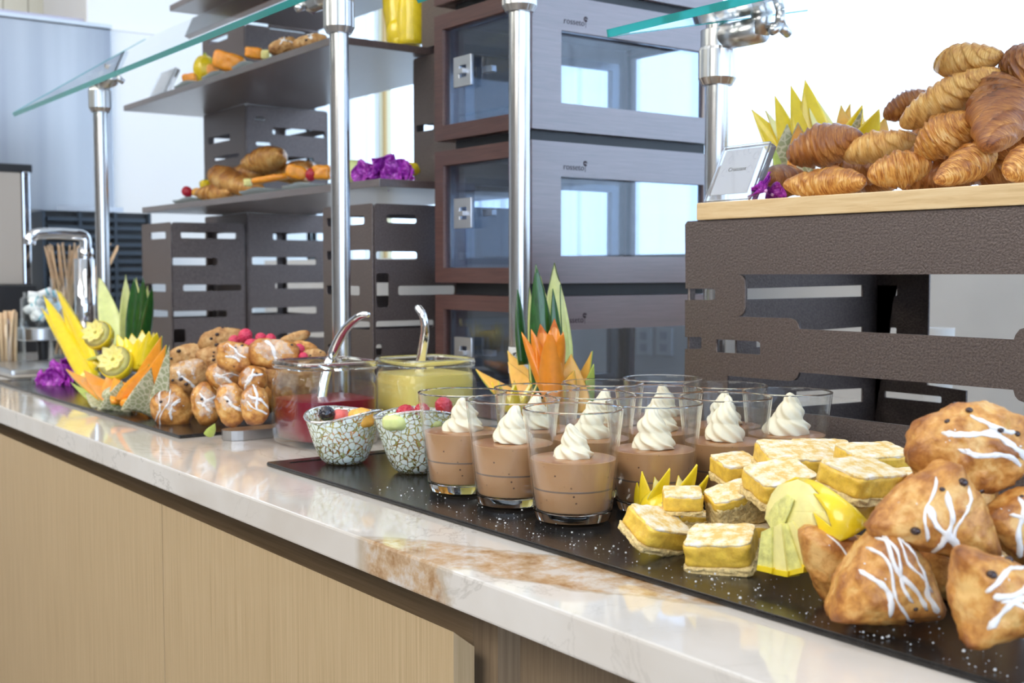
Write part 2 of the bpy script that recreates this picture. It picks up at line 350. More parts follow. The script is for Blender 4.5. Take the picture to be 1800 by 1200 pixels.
# back wall: sill wall, header, piers
wb = struct(box('wall_back', (-6, 3.0, FZ), (3.5, 3.1, .10), 'wall_paint'))
struct(box('trim_1', (-6, 2.96, .10), (3.5, 3.1, .13), 'white_paint'))
def window(i, x0, x1):
    o = struct(empty('window_%d' % i, (x0, 3.0, .13)))
    W = x1-x0
    box('window_frame', (0, 0, 0), (.05, .06, 1.82), 'white_paint', o); box('window_frame', (W-.05, 0, 0), (W, .06, 1.82), 'white_paint', o)
    box('window_frame', (0, 0, 1.76), (W, .06, 1.82), 'white_paint', o)
    box('window_pane', (.05, .025, 0), (W-.05, .031, 1.76), 'pane', o)
    return o
window(1, -6, -3.85); window(2, -3.85, 3.5)
# window posts seen between shelf tower and boxes
p = ony(670, 230, 2.9); tag(box('window_post', (p.x-.030, 2.88, -.9), (p.x+.030, 2.94, 1.9), 'mullion'), 'pale yellow window post seen between the two shelves', 'post')
p = ony(693, 230, 2.9); tag(box('curtain_rod', (p.x-.008, 2.84, -.9), (p.x+.008, 2.856, 1.9), 'orange_wood'), 'thin brown wand hanging beside the pale yellow window post', 'rod')
def curtain(x0, x1, y, label, seed, fold=.05):
    rnd = random.Random(seed); n = int((x1-x0)/.012); v = []; f = []
    for j in range(2):
        for i in range(n+1):
            x = x0+(x1-x0)*i/n; q = y+.022*math.sin(x/fold*2)+.012*math.sin(x/fold*5.3+seed)
            v.append((x, q, -.85 if j == 0 else 1.9))
    for i in range(n): f.append((i, i+1, n+2+i, n+1+i))
    return tag(mk('sheer_curtain', v, f, 'sheer'), label, 'curtain')
c0 = ony(1262, 200, 2.7).x
curtain(c0, 3.4, 2.75, 'long white sheer curtain glowing behind the croissants', 1)
curtain(ony(600, 200, 2.7).x, ony(655, 200, 2.7).x, 2.72, 'narrow white sheer curtain left of the pale yellow post', 2)
curtain(ony(705, 200, 2.7).x, ony(1090, 200, 2.7).x, 2.8, 'white sheer curtain behind the dark wooden boxes', 3)
# ================================================================ WORKTOP, CABINET
CY = onz(600, 932).y; CBY = 1.80
tag(box('worktop', (-3.9, CY, -.030), (.6, CBY, 0), 'quartz', bev=.0022), 'polished off-white quartz worktop with a brown veined patch', 'worktop')
DX = -.795; DYF = CY+.017
xp0 = ony(846, 1150, CY+.06).x; xp1 = ony(889, 1150, CY+.06).x
cab = empty('cabinet', (0, CY, FZ), 'light oak base cabinet with two plain doors under the quartz worktop', 'cabinet')
h = -FZ
box('body', (-3.8, .075, .08), (.5, CBY-CY-.02, h-.031), 'oak_dark', cab)
box('toe_kick', (-3.8, .12, 0), (.5, CBY-CY-.05, .08), 'black', cab)
box('rail', (-3.8, .052, h-.10), (xp0-.0005, .076, h-.031), 'oak_rail', cab)
# upright post right of the second door
box('post', (xp0, .052, .08), (xp1, .076, h-.031), 'oak_dark', cab)
def door(x0, x1):
    t = .0205; top = h+ony(700, 1068, DYF).z
    v = [(x0, .017, .1), (x1, .017, .1), (x1, .017+t, .1), (x0, .017+t, .1), (x0, .017, top), (x1, .017, top), (x1, .017+t, top-.016), (x0, .017+t, top-.016)]
    f = [(0, 1, 5, 4), (1, 2, 6, 5), (2, 3, 7, 6), (3, 0, 4, 7), (4, 5, 6, 7), (3, 2, 1, 0)]
    return mk('door', v, f, 'oak', cab, smooth=False)
xg = ony(286.5, 1000, DYF).x
door(xg+.0015, DX); door(xg-.90, xg-.0015); door(-3.75, xg-.903)
# ================================================================ BACKSPLASH + outlets
SPY = 1.80
tag(box('backsplash', (-3.9, SPY, -.03), (.6, SPY+.02, .27), 'splash', bev=.002), 'low pale stone backsplash behind the counter', 'backsplash')
for px in (1135, 1170):
    p = ony(px, 600, SPY); o = empty('power_outlet', (p.x, SPY, p.z), 'white wall outlet %s behind the lowest wooden box' % ('nearer the window bar' if px < 1150 else 'further right on the backsplash'), 'outlet')
    box('cover_plate', (-.024, -.006, -.03), (.024, 0, .03), 'outlet', o, .002)
    for dz in (-.013, .013):
        box('socket', (-.010, -.008, dz-.008), (.010, -.006, dz+.008), 'handle_metal', o)
# ================================================================ FAR LEFT: hood, wall, vent unit
XL = -4.05
def yz(px, py, x=XL): p = onx(px, py, x); return p.y, p.z
y0, _ = yz(-60, 100); y1, _ = yz(196, 100); zt = yz(100, 40)[1]; zb = yz(100, 372)[1]
st = empty('extractor_housing', (XL, y0, zb), 'tall brushed steel housing at the far left end', 'housing')
box('steel_panel', (-.5, 0, 0), (0, y1-y0, zt-zb), 'steel_panel', st, .004)
box('hem', (-.5, 0, zt-zb), (.012, y1-y0, zt-zb+.012), 'steel_flat', st)
y2, _ = yz(375, 100)
tag(box('white_partition', (XL-.3, y1+.004, FZ), (XL-.02, y2+.15, zt), 'white_paint'), 'smooth white partition right of the steel housing', 'partition')
ylc, zlc = yz(166, 45); tag(box('duct_box', (XL-.6, ylc, zt+.013), (XL-.08, y2, zt+.6), 'white_paint', bev=.006), 'white boxed duct above the white partition', 'duct')
tag(box('ledge', (XL-.5, y0, zt+.013), (XL-.10, ylc-.005, yz(80, 14)[1]+.0), 'lilac'), 'lilac grey ledge on top of the steel housing', 'ledge')
pn = empty('slatted_wall_panel', (XL-.75, 0, 0), 'cream wall panel with vertical joints at the top left', 'panel')
for i in range(9):
    ya = yz(-40+i*44, 10, XL-.75)[0]; yb = yz(-40+(i+1)*44-2, 10, XL-.75)[0]
    box('plank', (0, ya, .4), (.02, yb, 1.5), 'cream_panel', pn, .001)
# espresso machine-like dark block (lower left)
Xe = -3.60
ya, za = yz(-60, 300, Xe); yb, zb2 = yz(42, 500, Xe)
cm = empty('coffee_machine', (Xe, yb, zb2), 'large taupe coffee machine with chrome edge at the left edge', 'machine')
box('side_panel', (-.35, ya-yb, 0), (0, 0, yz(20, 302, Xe)[1]-zb2), 'grey_beige', cm, .004)
box('chrome_edge', (-.35, .002, -.0), (.004, .022, yz(20, 300, Xe)[1]-zb2), 'chrome', cm, .003)
box('black_top', (-.35, ya-yb, yz(20, 302, Xe)[1]-zb2), (.004, .03, yz(20, 300, Xe)[1]-zb2+.02), 'black', cm, .003)
box('drip_base', (-.3, ya-yb, -zb2+.001), (.02, .03, -.002), 'black', cm, .004)
# grille unit
Xg = -3.72
ya, _ = yz(76, 400, Xg); yb, _ = yz(262, 400, Xg); zt2 = yz(160, 372, Xg)[1]
gu = empty('vent_unit', (Xg, ya, 0), 'blue black countertop chiller with louvred vent beside the coffee machine', 'appliance')
box('housing', (-.3, 0, .001), (-.02, yb-ya, zt2), 'dark_plastic', gu, .004)
box('back_plate', (-.02, 0, .001), (-.012, yb-ya, zt2), 'black', gu)
for i in range(15):
    z = zt2-.018-i*.0255
    if z < .01: break
    box('slat', (-.014, .012, z-.012), (.006, yb-ya-.012, z), 'dark_plastic', gu, .001)
for k in range(4):
    yy = (yb-ya)*k/3; box('rib', (-.01, yy-.004, .002), (.009, yy+.004, zt2), 'dark_plastic', gu)
box('label_strip', (-.002, .13*(yb-ya), zt2+.001), (.0, .75*(yb-ya), zt2+.016), 'handle_metal', gu)
# ================================================================ SNEEZE GUARDS
ZC = .577
def foot(x, y0, y1, par):
    v = []; n = 8; r = .021; hh = .014
    pts = [(r*math.cos(math.radians(180+180*i/n)), r*math.sin(math.radians(180+180*i/n))+r) for i in range(n+1)]+[(r*math.cos(math.radians(180*i/n)), y1-y0-r+r*math.sin(math.radians(180*i/n))) for i in range(n+1)]
    m_ = len(pts); v = [(a+x, b+y0, .0005) for a, b in pts]+[(a+x, b+y0, hh) for a, b in pts]
    f = [tuple(range(m_))[::-1], tuple(range(m_, 2*m_))]+[(i, (i+1) % m_, m_+(i+1) % m_, m_+i) for i in range(m_)]
    return mk('foot', v, f, 'steel_flat', par, smooth=False)
def knurl(zc, hgt, r, par, x, y):
    n = 60; prof = [(r*.80, 0), (r, hgt*.18), (r, hgt*.92), (r*.93, hgt)]; v = []; f = []
    for j, (rr, z) in enumerate(prof):
        for i in range(n):
            t = 2*math.pi*i/n; g = 1-.05*(1 if (i % 6) == 0 else 0); v.append((x+rr*g*math.cos(t), y+rr*g*math.sin(t), zc+z))
    for j in range(3):
        for i in range(n): f.append((j*n+i, j*n+(i+1) % n, (j+1)*n+(i+1) % n, (j+1)*n+i))
    f.append(tuple(range(n))[::-1]); f.append(tuple(3*n+i for i in range(n)))
    return mk('collar', v, f, 'steel_flat', par, smooth=False)
def pole(label, x, y, zc, top, r, armdir, f0, f1, lean=0, disc_z=None):
    o = empty('guard_post', (x, y, 0), label, 'post')
    lathe('pole', [(r, .014), (r, top)], 'steel', o, 32)
    foot(0, f0-y, f1-y, o); lathe('flange', [(r*2.0, .0145), (r*2.0, .018), (r*1.2, .026), (r, .03)], 'steel_flat', o, 32)
    knurl(zc, .048, r*1.62, o, 0, 0)
    lathe('sleeve', [(r*1.45, zc+.048), (r*1.45, zc+.070), (r*1.02, zc+.071)], 'steel_flat', o, 32)
    az = zc+.060; L = .075
    tube('arm', [(armdir*r*.3, 0, az), (armdir*L, 0, az)], .0165, 'steel_flat', o, 24)
    tube('clamp_neck', [(armdir*(L-.004), 0, az-.006), (armdir*(L+.002), 0, az+.028)], .013, 'steel_flat', o, 20)
    if disc_z:
        tl = disc_z[1]; c = Vector((armdir*(L-.004), 0, az+.032)); nrm = Vector((0, -math.sin(tl), math.cos(tl)))
        tube('clamp_disc', [c-nrm*.005, c+nrm*.003], .030, 'steel_flat', o, 32)
        tube('clamp_disc', [c+nrm*.0135, c+nrm*.02], .030, 'steel_flat', o, 32)
    # wing knob
    kx = armdir*(L+.030)
    ks = [tube_vf([(armdir*(L+.012), 0, az), (kx, 0, az)], .006, 10)]
    for a in (90, 210, 330):
        ks.append(tube_vf([(kx, 0, az), (kx, .018*math.cos(math.radians(a)), az+.018*math.sin(math.radians(a)))], [.007, .0055], 10))
    v, f = join_vf(ks); mk('wing_knob', v, f, 'steel_flat', o)
    return o
T1 = math.radians(33)
pL = onz(178, 620); 
P1 = onx(178, 300, -2.55); P2 = onx(598, 300, -1.56); P3 = onx(913, 300, -1.36); P4 = onx(1259, 300, -1.105)
zc1 = ony(180, 196, P1.y).z; zc2 = ony(594, 60, P2.y).z; zc3 = ony(912, 22, P3.y).z; zc4 = ony(1256, 151, P4.y).z
def guard(label, x0, x1, yf, zf, depth, tilt):
    o = empty('sneeze_guard', (x0, yf, zf), label, 'glass guard'); o.rotation_euler = (tilt, 0, 0)
    box('glass_panel', (.002, .002, .0008), (x1-x0-.002, depth, .0082), 'guard_glass', o)
    box('polished_edge', (0, 0, 0), (x1-x0, .0019, .009), 'guard_edge', o)
    box('polished_edge', (0, 0.002, 0), (.0019, depth, .009), 'guard_edge', o)
    return o
ga = ony(25, 205, .70); guard('tilted clear glass guard with teal edge held above the left trays', ga.x, -1.38, .70, ga.z, .36, T1)
gc = ony(1068, 66, .93); guard('tilted clear glass guard with teal edge at the upper right', gc.x, .15, .93, gc.z, .36, math.radians(12))
gb = ony(735, 6, .86); guard('clear glass guard above the wooden boxes, only its teal corner in view', gb.x, -1.16, .86, gb.z, .3, T1)
pole('slim steel guard post at the far left behind the carved melon', P1.x, P1.y, zc1, zc1+.06, .0142, 1, .66, .98)
pole('steel guard post rising behind the red sauce jar', P2.x, P2.y, zc2, zc2+.078, .0139, -1, .655, 1.0)
p3 = pole('steel guard post in front of the wooden boxes', P3.x, P3.y, zc3, zc3+.078, .0152, 1, .93, 1.072)
pole('steel guard post with wing clamp left of the croissants', P4.x, P4.y, zc4, zc4+.085, .0152, 1, P4.y-.05, P4.y+.25, disc_z=(0, math.radians(12)))
# sticker on post 3
zs = ony(913, 650, P3.y).z; zs2 = ony(913, 609, P3.y).z
lathe('sticker', [(.0156, zs-.004), (.0156, zs2)], 'sticker', p3, 32, cap=False)
vd = Vector((-P3.x, -P3.y, 0)).normalized(); ax = Vector((-vd.y, vd.x, 0)); zz = (zs+zs2)/2+.004
Mx = Matrix((ax, Vector((0, 0, 1)), vd)).transposed().to_4x4(); Mx.translation = vd*.0162+Vector((0, 0, zz))
v, f = lathe_vf([(.0125, 0), (.0125, .0004)], 32); v = [(a, b*.5, c) for a, b, c in v]; mk('badge', v, f, 'ink', p3, M=Mx)
Mx2 = Mx.copy(); Mx2.translation = vd*.0168+Vector((0, 0, zz)); text('lettering', 'Hatco', .0085, 'sticker', Mx2, p3, bold=True)
# ================================================================ SHELF UNITS
YS = 1.0
def shelf(pl, pr, label, depth):
    a = ony(*pl, YS); b = ony(*pr, YS)
    return tag(box('display_shelf', (a.x, YS, a.z), (b.x, YS+depth, a.z+.013), 'shelf_wood', bev=.001), label, 'shelf'), a, b
s_low, La, Lb = shelf((250, 374), (667, 330), 'lower dark wood shelf with croissants and orchids', .37)
s_up, Ua, Ub = shelf((217, 195), (590, 72), 'middle dark wood shelf with melon plates and cookies', .354)
a = ony(298, 20, YS); s_top = tag(box('display_shelf', (a.x, YS, a.z), (-1.95, YS+.37, a.z+.013), 'shelf_wood', bev=.001), 'topmost dark wood shelf, only its left corner in view', 'shelf')
ZLOW, ZUP = La.z+.013, Ua.z+.013; ZTOP = a.z
def holes_y(Y, lst):  # px rects on plane y=Y -> (x,z) rounded rects
    out = []
    for (x0, y0, x1, y1) in lst:
        A = ony(x0, y0, Y); B = ony(x1, y0, Y); D = ony((x0+x1)/2, y1, Y); E = ony((x0+x1)/2, y0, Y)
        out.append(rrect(A.x, D.z, B.x, E.z, .004))
    return out
def holes_x(X, lst):
    out = []
    for (x0, y0, x1, y1) in lst:
        A = onx(x0, y0, X); B = onx(x1, y0, X); D = onx((x0+x1)/2, y1, X); E = onx((x0+x1)/2, y0, X)
        out.append(rrect(A.y, D.z, B.y, E.z, .004))
    return out
def yplate(name, x0, x1, z0, z1, Y, holes, par, th=.003, notch=()):
    return plate(name, rrect(x0, z0, x1, z1, .006), holes, th, 'riser', par, lambda u, v, q: (u, Y+q+th/2, v))
def xplate(name, y0, y1, z0, z1, X, holes, par, th=.003):
    return plate(name, rrect(y0, z0, y1, z1, .006), holes, th, 'riser', par, lambda u, v, q: (X+q-th/2, u, v))
def shift(par, *obs):
    for o in obs:
        o.data.transform(Matrix.Translation(-par.location))
def mirror_slots(h, d):  # same slots shifted in depth for the hidden plates
    return [[(u+d, v) for u, v in poly] for poly in h]
def riser_unit(label, xl, xr, yf, yb, z0, z1, fh, sh):
    o = empty('riser_stand', ((xl+xr)/2, yf, z0), label, 'riser')
    a = yplate('front_plate', xl, xr-.001, z0, z1, yf, fh, o)
    b = xplate('side_plate', yf+.004, yb-.004, z0, z1, xr, sh, o)
    rows = []
    for poly in list(fh)+list(sh):
        zs_ = [q[1] for q in poly]; lo, hi = min(zs_)-.004, max(zs_)+.004
        if hi-lo > .03 or lo < z0+.012 or hi > z1-.012: continue
        if any(lo < r1+.004 and hi > r0-.004 for r0, r1 in rows): continue
        rows.append((lo, hi))
    w_ = xr-xl; d_ = yb-yf
    c = yplate('back_plate', xl, xr-.001, z0, z1, yb-.003, [rrect(xl+.07*w_, r0, xr-.07*w_, r1, .003) for r0, r1 in rows], o)
    d = xplate('side_plate', yf+.004, yb-.004, z0, z1, xl+.003, [rrect(yf+.12*d_, r0, yb-.10*d_, r1, .003) for r0, r1 in rows], o)
    shift(o, a, b, c, d); return o
# unit 1 (lower left)
x0 = ony(250, 450, YS).x; x1 = ony(300, 450, YS).x; yb1 = onx(431, 450, x1).y
z1 = ony(300, 390, YS).z
riser_unit('dark slotted riser under the left end of the lower shelf', x0, x1, YS, yb1, .001, z1,
    holes_y(YS, [(263, 408, 291, 420), (255, 499, 291, 512), (264, 545, 295, 557)]),
    holes_x(x1, [(318, 407, 415, 419), (303, 453, 382, 466), (322, 500, 424, 511), (304, 546, 399, 558), (304, 578, 326, 602)]))
# tower 2 : lower, middle, upper blocks
xt = x1-.004; yt = yb1+.006; xtl = ony(359, 300, yt).x; ytb = onx(577, 300, xt).y
riser_unit('dark slotted riser behind the left one, under the lower shelf', xtl, xt, yt, ytb, .001, La.z-.002,
    holes_y(yt, [(380, 409, 420, 420)]),
    holes_x(xt, [(480, 409, 573, 422), (443, 452, 556, 465), (484, 497, 573, 507), (443, 540, 557, 552), (487, 585, 573, 594), (520, 371, 562, 375)]))
riser_unit('dark slotted riser between lower and middle shelf, left side', xtl, xt, yt, ytb, ZLOW+.001, Ua.z-.001,
    holes_y(yt, [(366, 238, 404, 250), (376, 272, 420, 279)]),
    holes_x(xt, [(479, 227, 572, 239), (492, 276, 551, 288), (450, 250, 476, 256), (448, 206, 466, 212)]))
riser_unit('dark slotted riser between middle and top shelf, left side', xtl, xt, yt, ytb, ZUP+.001, ZTOP-.001,
    holes_y(yt, [(366, 66, 400, 74)]),
    holes_x(xt, [(472, 43, 560, 56), (450, 84, 470, 90)]))
# unit 3 (right) on counter
x0 = ony(568, 450, YS).x; x1 = ony(655, 450, YS).x; z1 = ony(655, 357, YS).z; y3 = 1.36
def ihole(X, cx, y0, y1, w):  # small pinched cut-out on the corner
    pass
riser_unit('dark slotted riser below the purple orchids, left of the wooden boxes', x0, x1, YS, y3, .001, z1,
    holes_y(YS, [(574, 381, 640, 396), (574, 440, 650, 456), (574, 502, 632, 518), (611, 564, 650, 578), (576, 606, 600, 614)]),
    holes_x(x1, [(680, 377, 733, 392), (661, 442, 734, 456), (662, 480, 684, 540), (700, 502, 800, 518), (661, 563, 763, 577), (661, 605, 672, 625), (700, 620, 790, 632)]))
x0 = ony(727, 250, 1.19).x
riser_unit('dark slotted riser between lower and middle shelf, beside the boxes', x0, -1.72, 1.19, 1.365, ZLOW+.001, Ua.z-.001,
    holes_y(1.19, [(731, 218, 762, 230)]), [])
riser_unit('dark slotted riser above the middle shelf, beside the boxes', x0+.03, -1.72, 1.19, 1.35, ZUP+.001, ZUP+.20, [], [])
# ================================================================ WOODEN BOXES
BX0, BX1, BY0, BY1 = -1.676, -1.43, 1.08, 1.50
def bbox(z0, z1, label):
    o = empty('display_box', ((BX0+BX1)/2, BY0, z0), label, 'box', 'stacked wooden bakery boxes'); H = z1-z0; W = (BX1-BX0)/2; D = BY1-BY0; t = .014
    fh = [rrect(-W+.024, .024, W-.024, H-.024, .001)]
    plate('front_frame', rrect(-W, 0, W, H, .001), fh, t, 'mahogany_front', o, lambda u, v, q: (u, q+t/2, v))
    sh = [rrect(.070, .042, .377, H-.052, .001)]
    for s in (-1, 1):
        plate('side_frame', rrect(t+.0005, 0, D, H, .001), sh, t, 'mahogany', o, lambda u, v, q, s=s: (s*(W-t/2)+q, u, v))
        box('side_pane', (s*(W-t-.003)-.0015, .05, .030), (s*(W-t-.003)+.0015, .39, H-.04), 'pane_tint', o)
    box('top_board', (-W+t, t, H-t), (W-t, D-t, H), 'mahogany', o); box('bottom_board', (-W+t, t, 0), (W-t, D-t, t), 'mahogany', o)
    plate('back_frame', rrect(-W+t, t, W-t, H-t, .001), [rrect(-W+.03, .03, W-.03, H-.03, .001)], t, 'mahogany_front', o, lambda u, v, q: (u, D-t/2+q, v))
    box('back_pane', (-W+.026, D-.019, .026), (W-.026, D-.0145, H-.026), 'pane_tint', o)
    box('door_pane', (-W+.025, .016, .025), (W-.025, .021, H-.025), 'pane_tint', o)
    # handle: square plate with square hole + latch bar
    hz = H*.52; hx = -W+.024+.052
    hd = plate('door_handle', rrect(hx-.024, hz-.024, hx+.024, hz+.024, .001), [rrect(hx-.009, hz-.010, hx+.012, hz+.010, .001)], .006, 'handle_metal', o, lambda u, v, q: (u, .006+q, v))
    box('latch', (hx-.004, -.004, hz-.005), (hx+.012, .004, hz+.003), 'handle_metal', hd, .001)
    box('latch_bar', (hx+.026, .024, hz-.005), (hx+.052, .034, hz+.005), 'handle_metal', o, .001)
    M_ = Matrix(((0, 0, 1, W+.0002), (1, 0, 0, .095), (0, 1, 0, H-.037), (0, 0, 0, 1)))
    text('lettering', 'rosseto', .0135, 'logo', M_, o)
    mk('leaf_mark', *join_vf([tube_vf([(W, .118+.004*math.cos(a)*k, H-.033+.004*math.sin(a)*k+.003) for k in (.3, 1)], [.0004, .0011], 5) for a in [math.radians(20+i*36) for i in range(9)]]+[tube_vf([(W, .118, H-.043), (W, .1185, H-.030)], .0004, 5)]), 'logo', o)
    return o
bxs = [(.003, .195, 'lowest wooden box with glass door, standing on the worktop'), (.215, .430, 'second wooden glass-sided box from the bottom of the stack'),
       (.447, .650, 'third wooden glass-sided box from the bottom of the stack'), (.667, .87, 'topmost wooden box, only its lower edge in view')]
for z0, z1, lb in bxs: o = bbox(z0, z1, lb); del o['group']
for k, (z0, z1) in enumerate(((.195, .215), (.430, .447), (.650, .667))):
    tag(box('spacer_block', (BX0+.03, BY0+.022, z0+.0003), (BX1-.012, BY1-.03, z1-.0003), 'black'), ['dark spacer above the lowest wooden box', 'dark spacer between second and third wooden box', 'dark spacer below the topmost wooden box'][k], 'spacer')
# ================================================================ NEAR RISER + BOARD
YR = 1.05; XRL = ony(1203, 500, YR).x; ZR = ony(1224, 388, YR).z; XRR = -.16
def pz(pts, Y=YR): return [(ony(a, b, Y).x, ony(a, b, Y).z) for a, b in pts]
rs = empty('riser_stand', (XRL, YR, 0), 'large dark textured metal riser under the bamboo board', 'riser')
outl = [(XRL+.004, ZR), (XRL, ZR-.004)]+pz([(1205, 507), (1252, 507), (1257, 510), (1257, 525), (1252, 527), (1204, 527), (1204, 592), (1231, 592), (1233, 594), (1233, 611), (1231, 613), (1204, 613)])+[(XRL, .001), (XRR, .001), (XRR, ZR)]
H1 = pz([(1296, 482), (1303, 484), (1308, 490), (1309.5, 500), (1309.5, 540), (1307, 549), (1302, 554), (1296, 556.5), (1388, 559), (1397, 562), (1402, 568), (1404, 578), (1782, 596.5), (1785, 588), (1792, 579), (1803, 575), (1950, 583), (1950, 482)])
S3 = pz([(1259, 596), (1332, 600), (1336, 603), (1336, 623), (1259, 619)])
H2 = pz([(1278, 660), (1385, 669.5), (1395, 668), (1401, 663), (1404, 654), (1781, 685), (1784, 696), (1790, 703), (1802, 708), (1950, 722), (1950, 792), (1463, 732), (1278, 712)])
a = plate('front_plate', outl, [H1, S3, H2], .004, 'riser', rs, lambda u, v, q: (u, YR+q+.002, v))
YB = 1.43; XS = XRL+.004
def yzp(pts): return [(onx(a_, b_, XS).y, onx(a_, b_, XS).z) for a_, b_ in pts]
b = plate('side_plate', [(YR+.006, .001), (YB-.002, .001), (YB-.002, ZR), (YR+.006, ZR)],
    [yzp([(1222, 508), (1265, 508), (1265, 528), (1222, 528)]), yzp([(1312, 507), (1518, 501), (1518, 521), (1312, 526)]), yzp([(1330, 588), (1518, 574), (1518, 594), (1330, 610)]), yzp([(1262, 598), (1296, 596), (1296, 622), (1262, 624)]), yzp([(1400, 688), (1518, 682), (1518, 706), (1400, 715)])], .004, 'riser', rs, lambda u, v, q: (XS+q-.002, u, v))
xb1 = ony(1634, 500, YB).x
def hb(x0_, y0_, x1_, y1_): A = ony(x0_, y0_, YB); B = ony(x1_, y1_, YB); return rrect(A.x, B.z, B.x, A.z, .002)
c = plate('back_plate', [(XRL, .001), (xb1+.06, .001), (xb1+.06, .075), (xb1, .078), (xb1, ZR), (XRL, ZR)], [hb(1532, 501, 1578, 520), hb(1532, 574, 1577, 590), hb(1556, 687, 1656, 708)], .004, 'riser', rs, lambda u, v, q: (u, YB+q, v))
d = box('base_plate', (XRL+.01, YR+.008, .001), (XRR, YB-.01, .005), 'black', rs)
e = box('top_plate', (XRL+.006, YR+.008, ZR-.005), (XRR, YB-.01, ZR-.0005), 'riser', rs)
g = xplate('side_plate', YR+.006, YB, .001, ZR, XRR, [], rs)
shift(rs, a, b, c, d, e, g)
pb = ony(1224, 388, YR-.004); ZB = pb.z+.0215
tag(box('bamboo_board', (pb.x, YR-.004, ZR+.0005), (XRR+.05, YR+.33, ZB), 'bamboo', bev=.0012), 'thick pale bamboo serving board on the metal riser', 'board')
p = ony(1651, 577, 1.62)
wc = empty('white_cup', (p.x, 1.62, .001), 'tall white cup standing behind the metal riser', 'cup'); lathe('body', [(.018, 0), (.020, .004), (.023, p.z), (.021, p.z), (.018, .008), (.002, .008)], 'white_paint', wc, 32); lathe('base_ring', [(.016, -.0006), (.018, .0)], 'white_paint', wc, 32)
# ================================================================ TRAYS
TZ = .005
def tray(label, x0, x1, y0, y1):
    o = empty('slate_tray', (x0, y0, 0), label, 'tray')
    box('base', (0, 0, .0006), (x1-x0, y1-y0, .0042), 'slate', o, .001)
    W, D = x1-x0, y1-y0
    plate('raised_border', rrect(.0, .0, W, D, .003), [rrect(.018, .018, W-.018, D-.018, .006)], .0010, 'slate', o, lambda u, v, q: (u, v, .0047+q))
    return o
ty = onz(1200, 1043).y
tx = onz(488, 817).x
tray('long black tray holding the mousse glasses, lemon bars and scones', tx, -.12, ty, YR-.012)
tx1 = onz(315, 771).x; ty1 = onz(315, 771).y
tray('black tray at the left holding carved melon, cookies and small scones', tx1-1.04, tx1, ty1, 1-.02)

# ================================================================ FOOD GENERATORS
def ico(sub):
    bm = bmesh.new(); bmesh.ops.create_icosphere(bm, subdivisions=sub, radius=1)
    v = [p.co.normalized() for p in bm.verts]; f = [tuple(q.index for q in p.verts) for p in bm.faces]; bm.free(); return v, f
ICO = {k: ico(k) for k in (2, 3, 4, 5)}
def clamp(x, a=0., b=1.): return max(a, min(b, x))
def fr(yaw=0, tilt=0, pitch=0, base=None):
    """frame: X to camera right, Y away, Z up; yaw about Z, tilt about view axis, pitch about X"""
    B = base or Matrix((RT, Vector((0, 0, 1)).cross(RT), Vector((0, 0, 1)))).transposed()
    return B @ Matrix.Rotation(math.radians(yaw), 3, 'Z') @ Matrix.Rotation(math.radians(-tilt), 3, 'Y') @ Matrix.Rotation(math.radians(pitch), 3, 'X')
def TM(P, R3): m_ = R3.to_4x4(); m_.translation = P; return m_
def surf(fn): return lambda d: d*fn(d)
def blob_vf(fn, sub, tone=None):
    v, f = ICO[sub]; V = [d*fn(d) for d in v]; return V, f, ([tone(d) for d in v] if tone else None)
def ell(a, b, c, p=2.0):
    return lambda d: (abs(d.x/a)**p+abs(d.y/b)**p+abs(d.z/c)**p)**(-1/p)
def ribbon(fn, dirs, w_, h_=.0008, n=8):
    pts = [d*fn(d) for d in dirs]; nr = [d for d in dirs]; v = []; f = []; m_ = len(pts)
    for j, p in enumerate(pts):
        t = (pts[min(j+1, m_-1)]-pts[max(j-1, 0)]); t = t.normalized() if t.length > 1e-7 else Vector((1, 0, 0))
        sd = t.cross(nr[j]).normalized(); ww = w_*(.75+.5*NZ.noise(p*160))*(.35 if j in (0, m_-1) else 1)
        for i in range(n):
            q = 2*math.pi*i/n; x = p+sd*(ww*math.cos(q))
            dd_ = x.normalized(); base = dd_*fn(dd_); v.append(base+nr[j]*(h_*math.sin(q)))
    for j in range(m_-1):
        for i in range(n): f.append((j*n+i, j*n+(i+1) % n, (j+1)*n+(i+1) % n, (j+1)*n+i))
    f.append(tuple(range(n))[::-1]); f.append(tuple((m_-1)*n+i for i in range(n)))
    return v, f
def hemi(pole_, u, v_):
    a = pole_.orthogonal().normalized(); b = pole_.cross(a); r2 = min(.98, u*u+v_*v_)
    return (a*u+b*v_+pole_*math.sqrt(max(.02, 1-r2))).normalized()
def viewpole(R3, up=.7):
    d = (-FW+Vector((0, 0, up))).normalized(); return (R3.transposed() @ d).normalized()
def glaze(par, fn, seed, R3, lines=3, w_=.0022, cross=True, span=.8, up=.7):
    rnd = random.Random(seed); pl = viewpole(R3, up); L_ = []
    for s_ in range(2 if cross else 1):
        ang = rnd.uniform(0, 3.14)+s_*1.2
        for k in range(lines if s_ == 0 else max(1, lines-2)):
            off = -.55+1.1*(k+.5)/lines+rnd.uniform(-.08, .08); ds = []; l0 = rnd.uniform(-span, -.3); l1 = rnd.uniform(.3, span)
            for j in range(22):
                q = l0+(l1-l0)*j/15; o_ = off+.11*math.sin(q*4+k*2.3+seed)
                ds.append(hemi(pl, q*math.cos(ang)-o_*math.sin(ang), q*math.sin(ang)+o_*math.cos(ang)))
            v, f = ribbon(fn, ds, w_*rnd.uniform(.6, 1.5)); mk('glaze_line', v, f, 'glaze', par)
    for k in range(5):
        d = hemi(pl, rnd.uniform(-.8, .8), rnd.uniform(-.8, .8)); L_.append(ribbon(fn, [d, (d+Vector((.02, .01, 0))).normalized(), (d+Vector((.04, .02, 0))).normalized()], w_*.6))
    v, f = join_vf(L_); o = mk('glaze_drops', v, f, 'glaze', par); o['kind'] = 'stuff'; return o
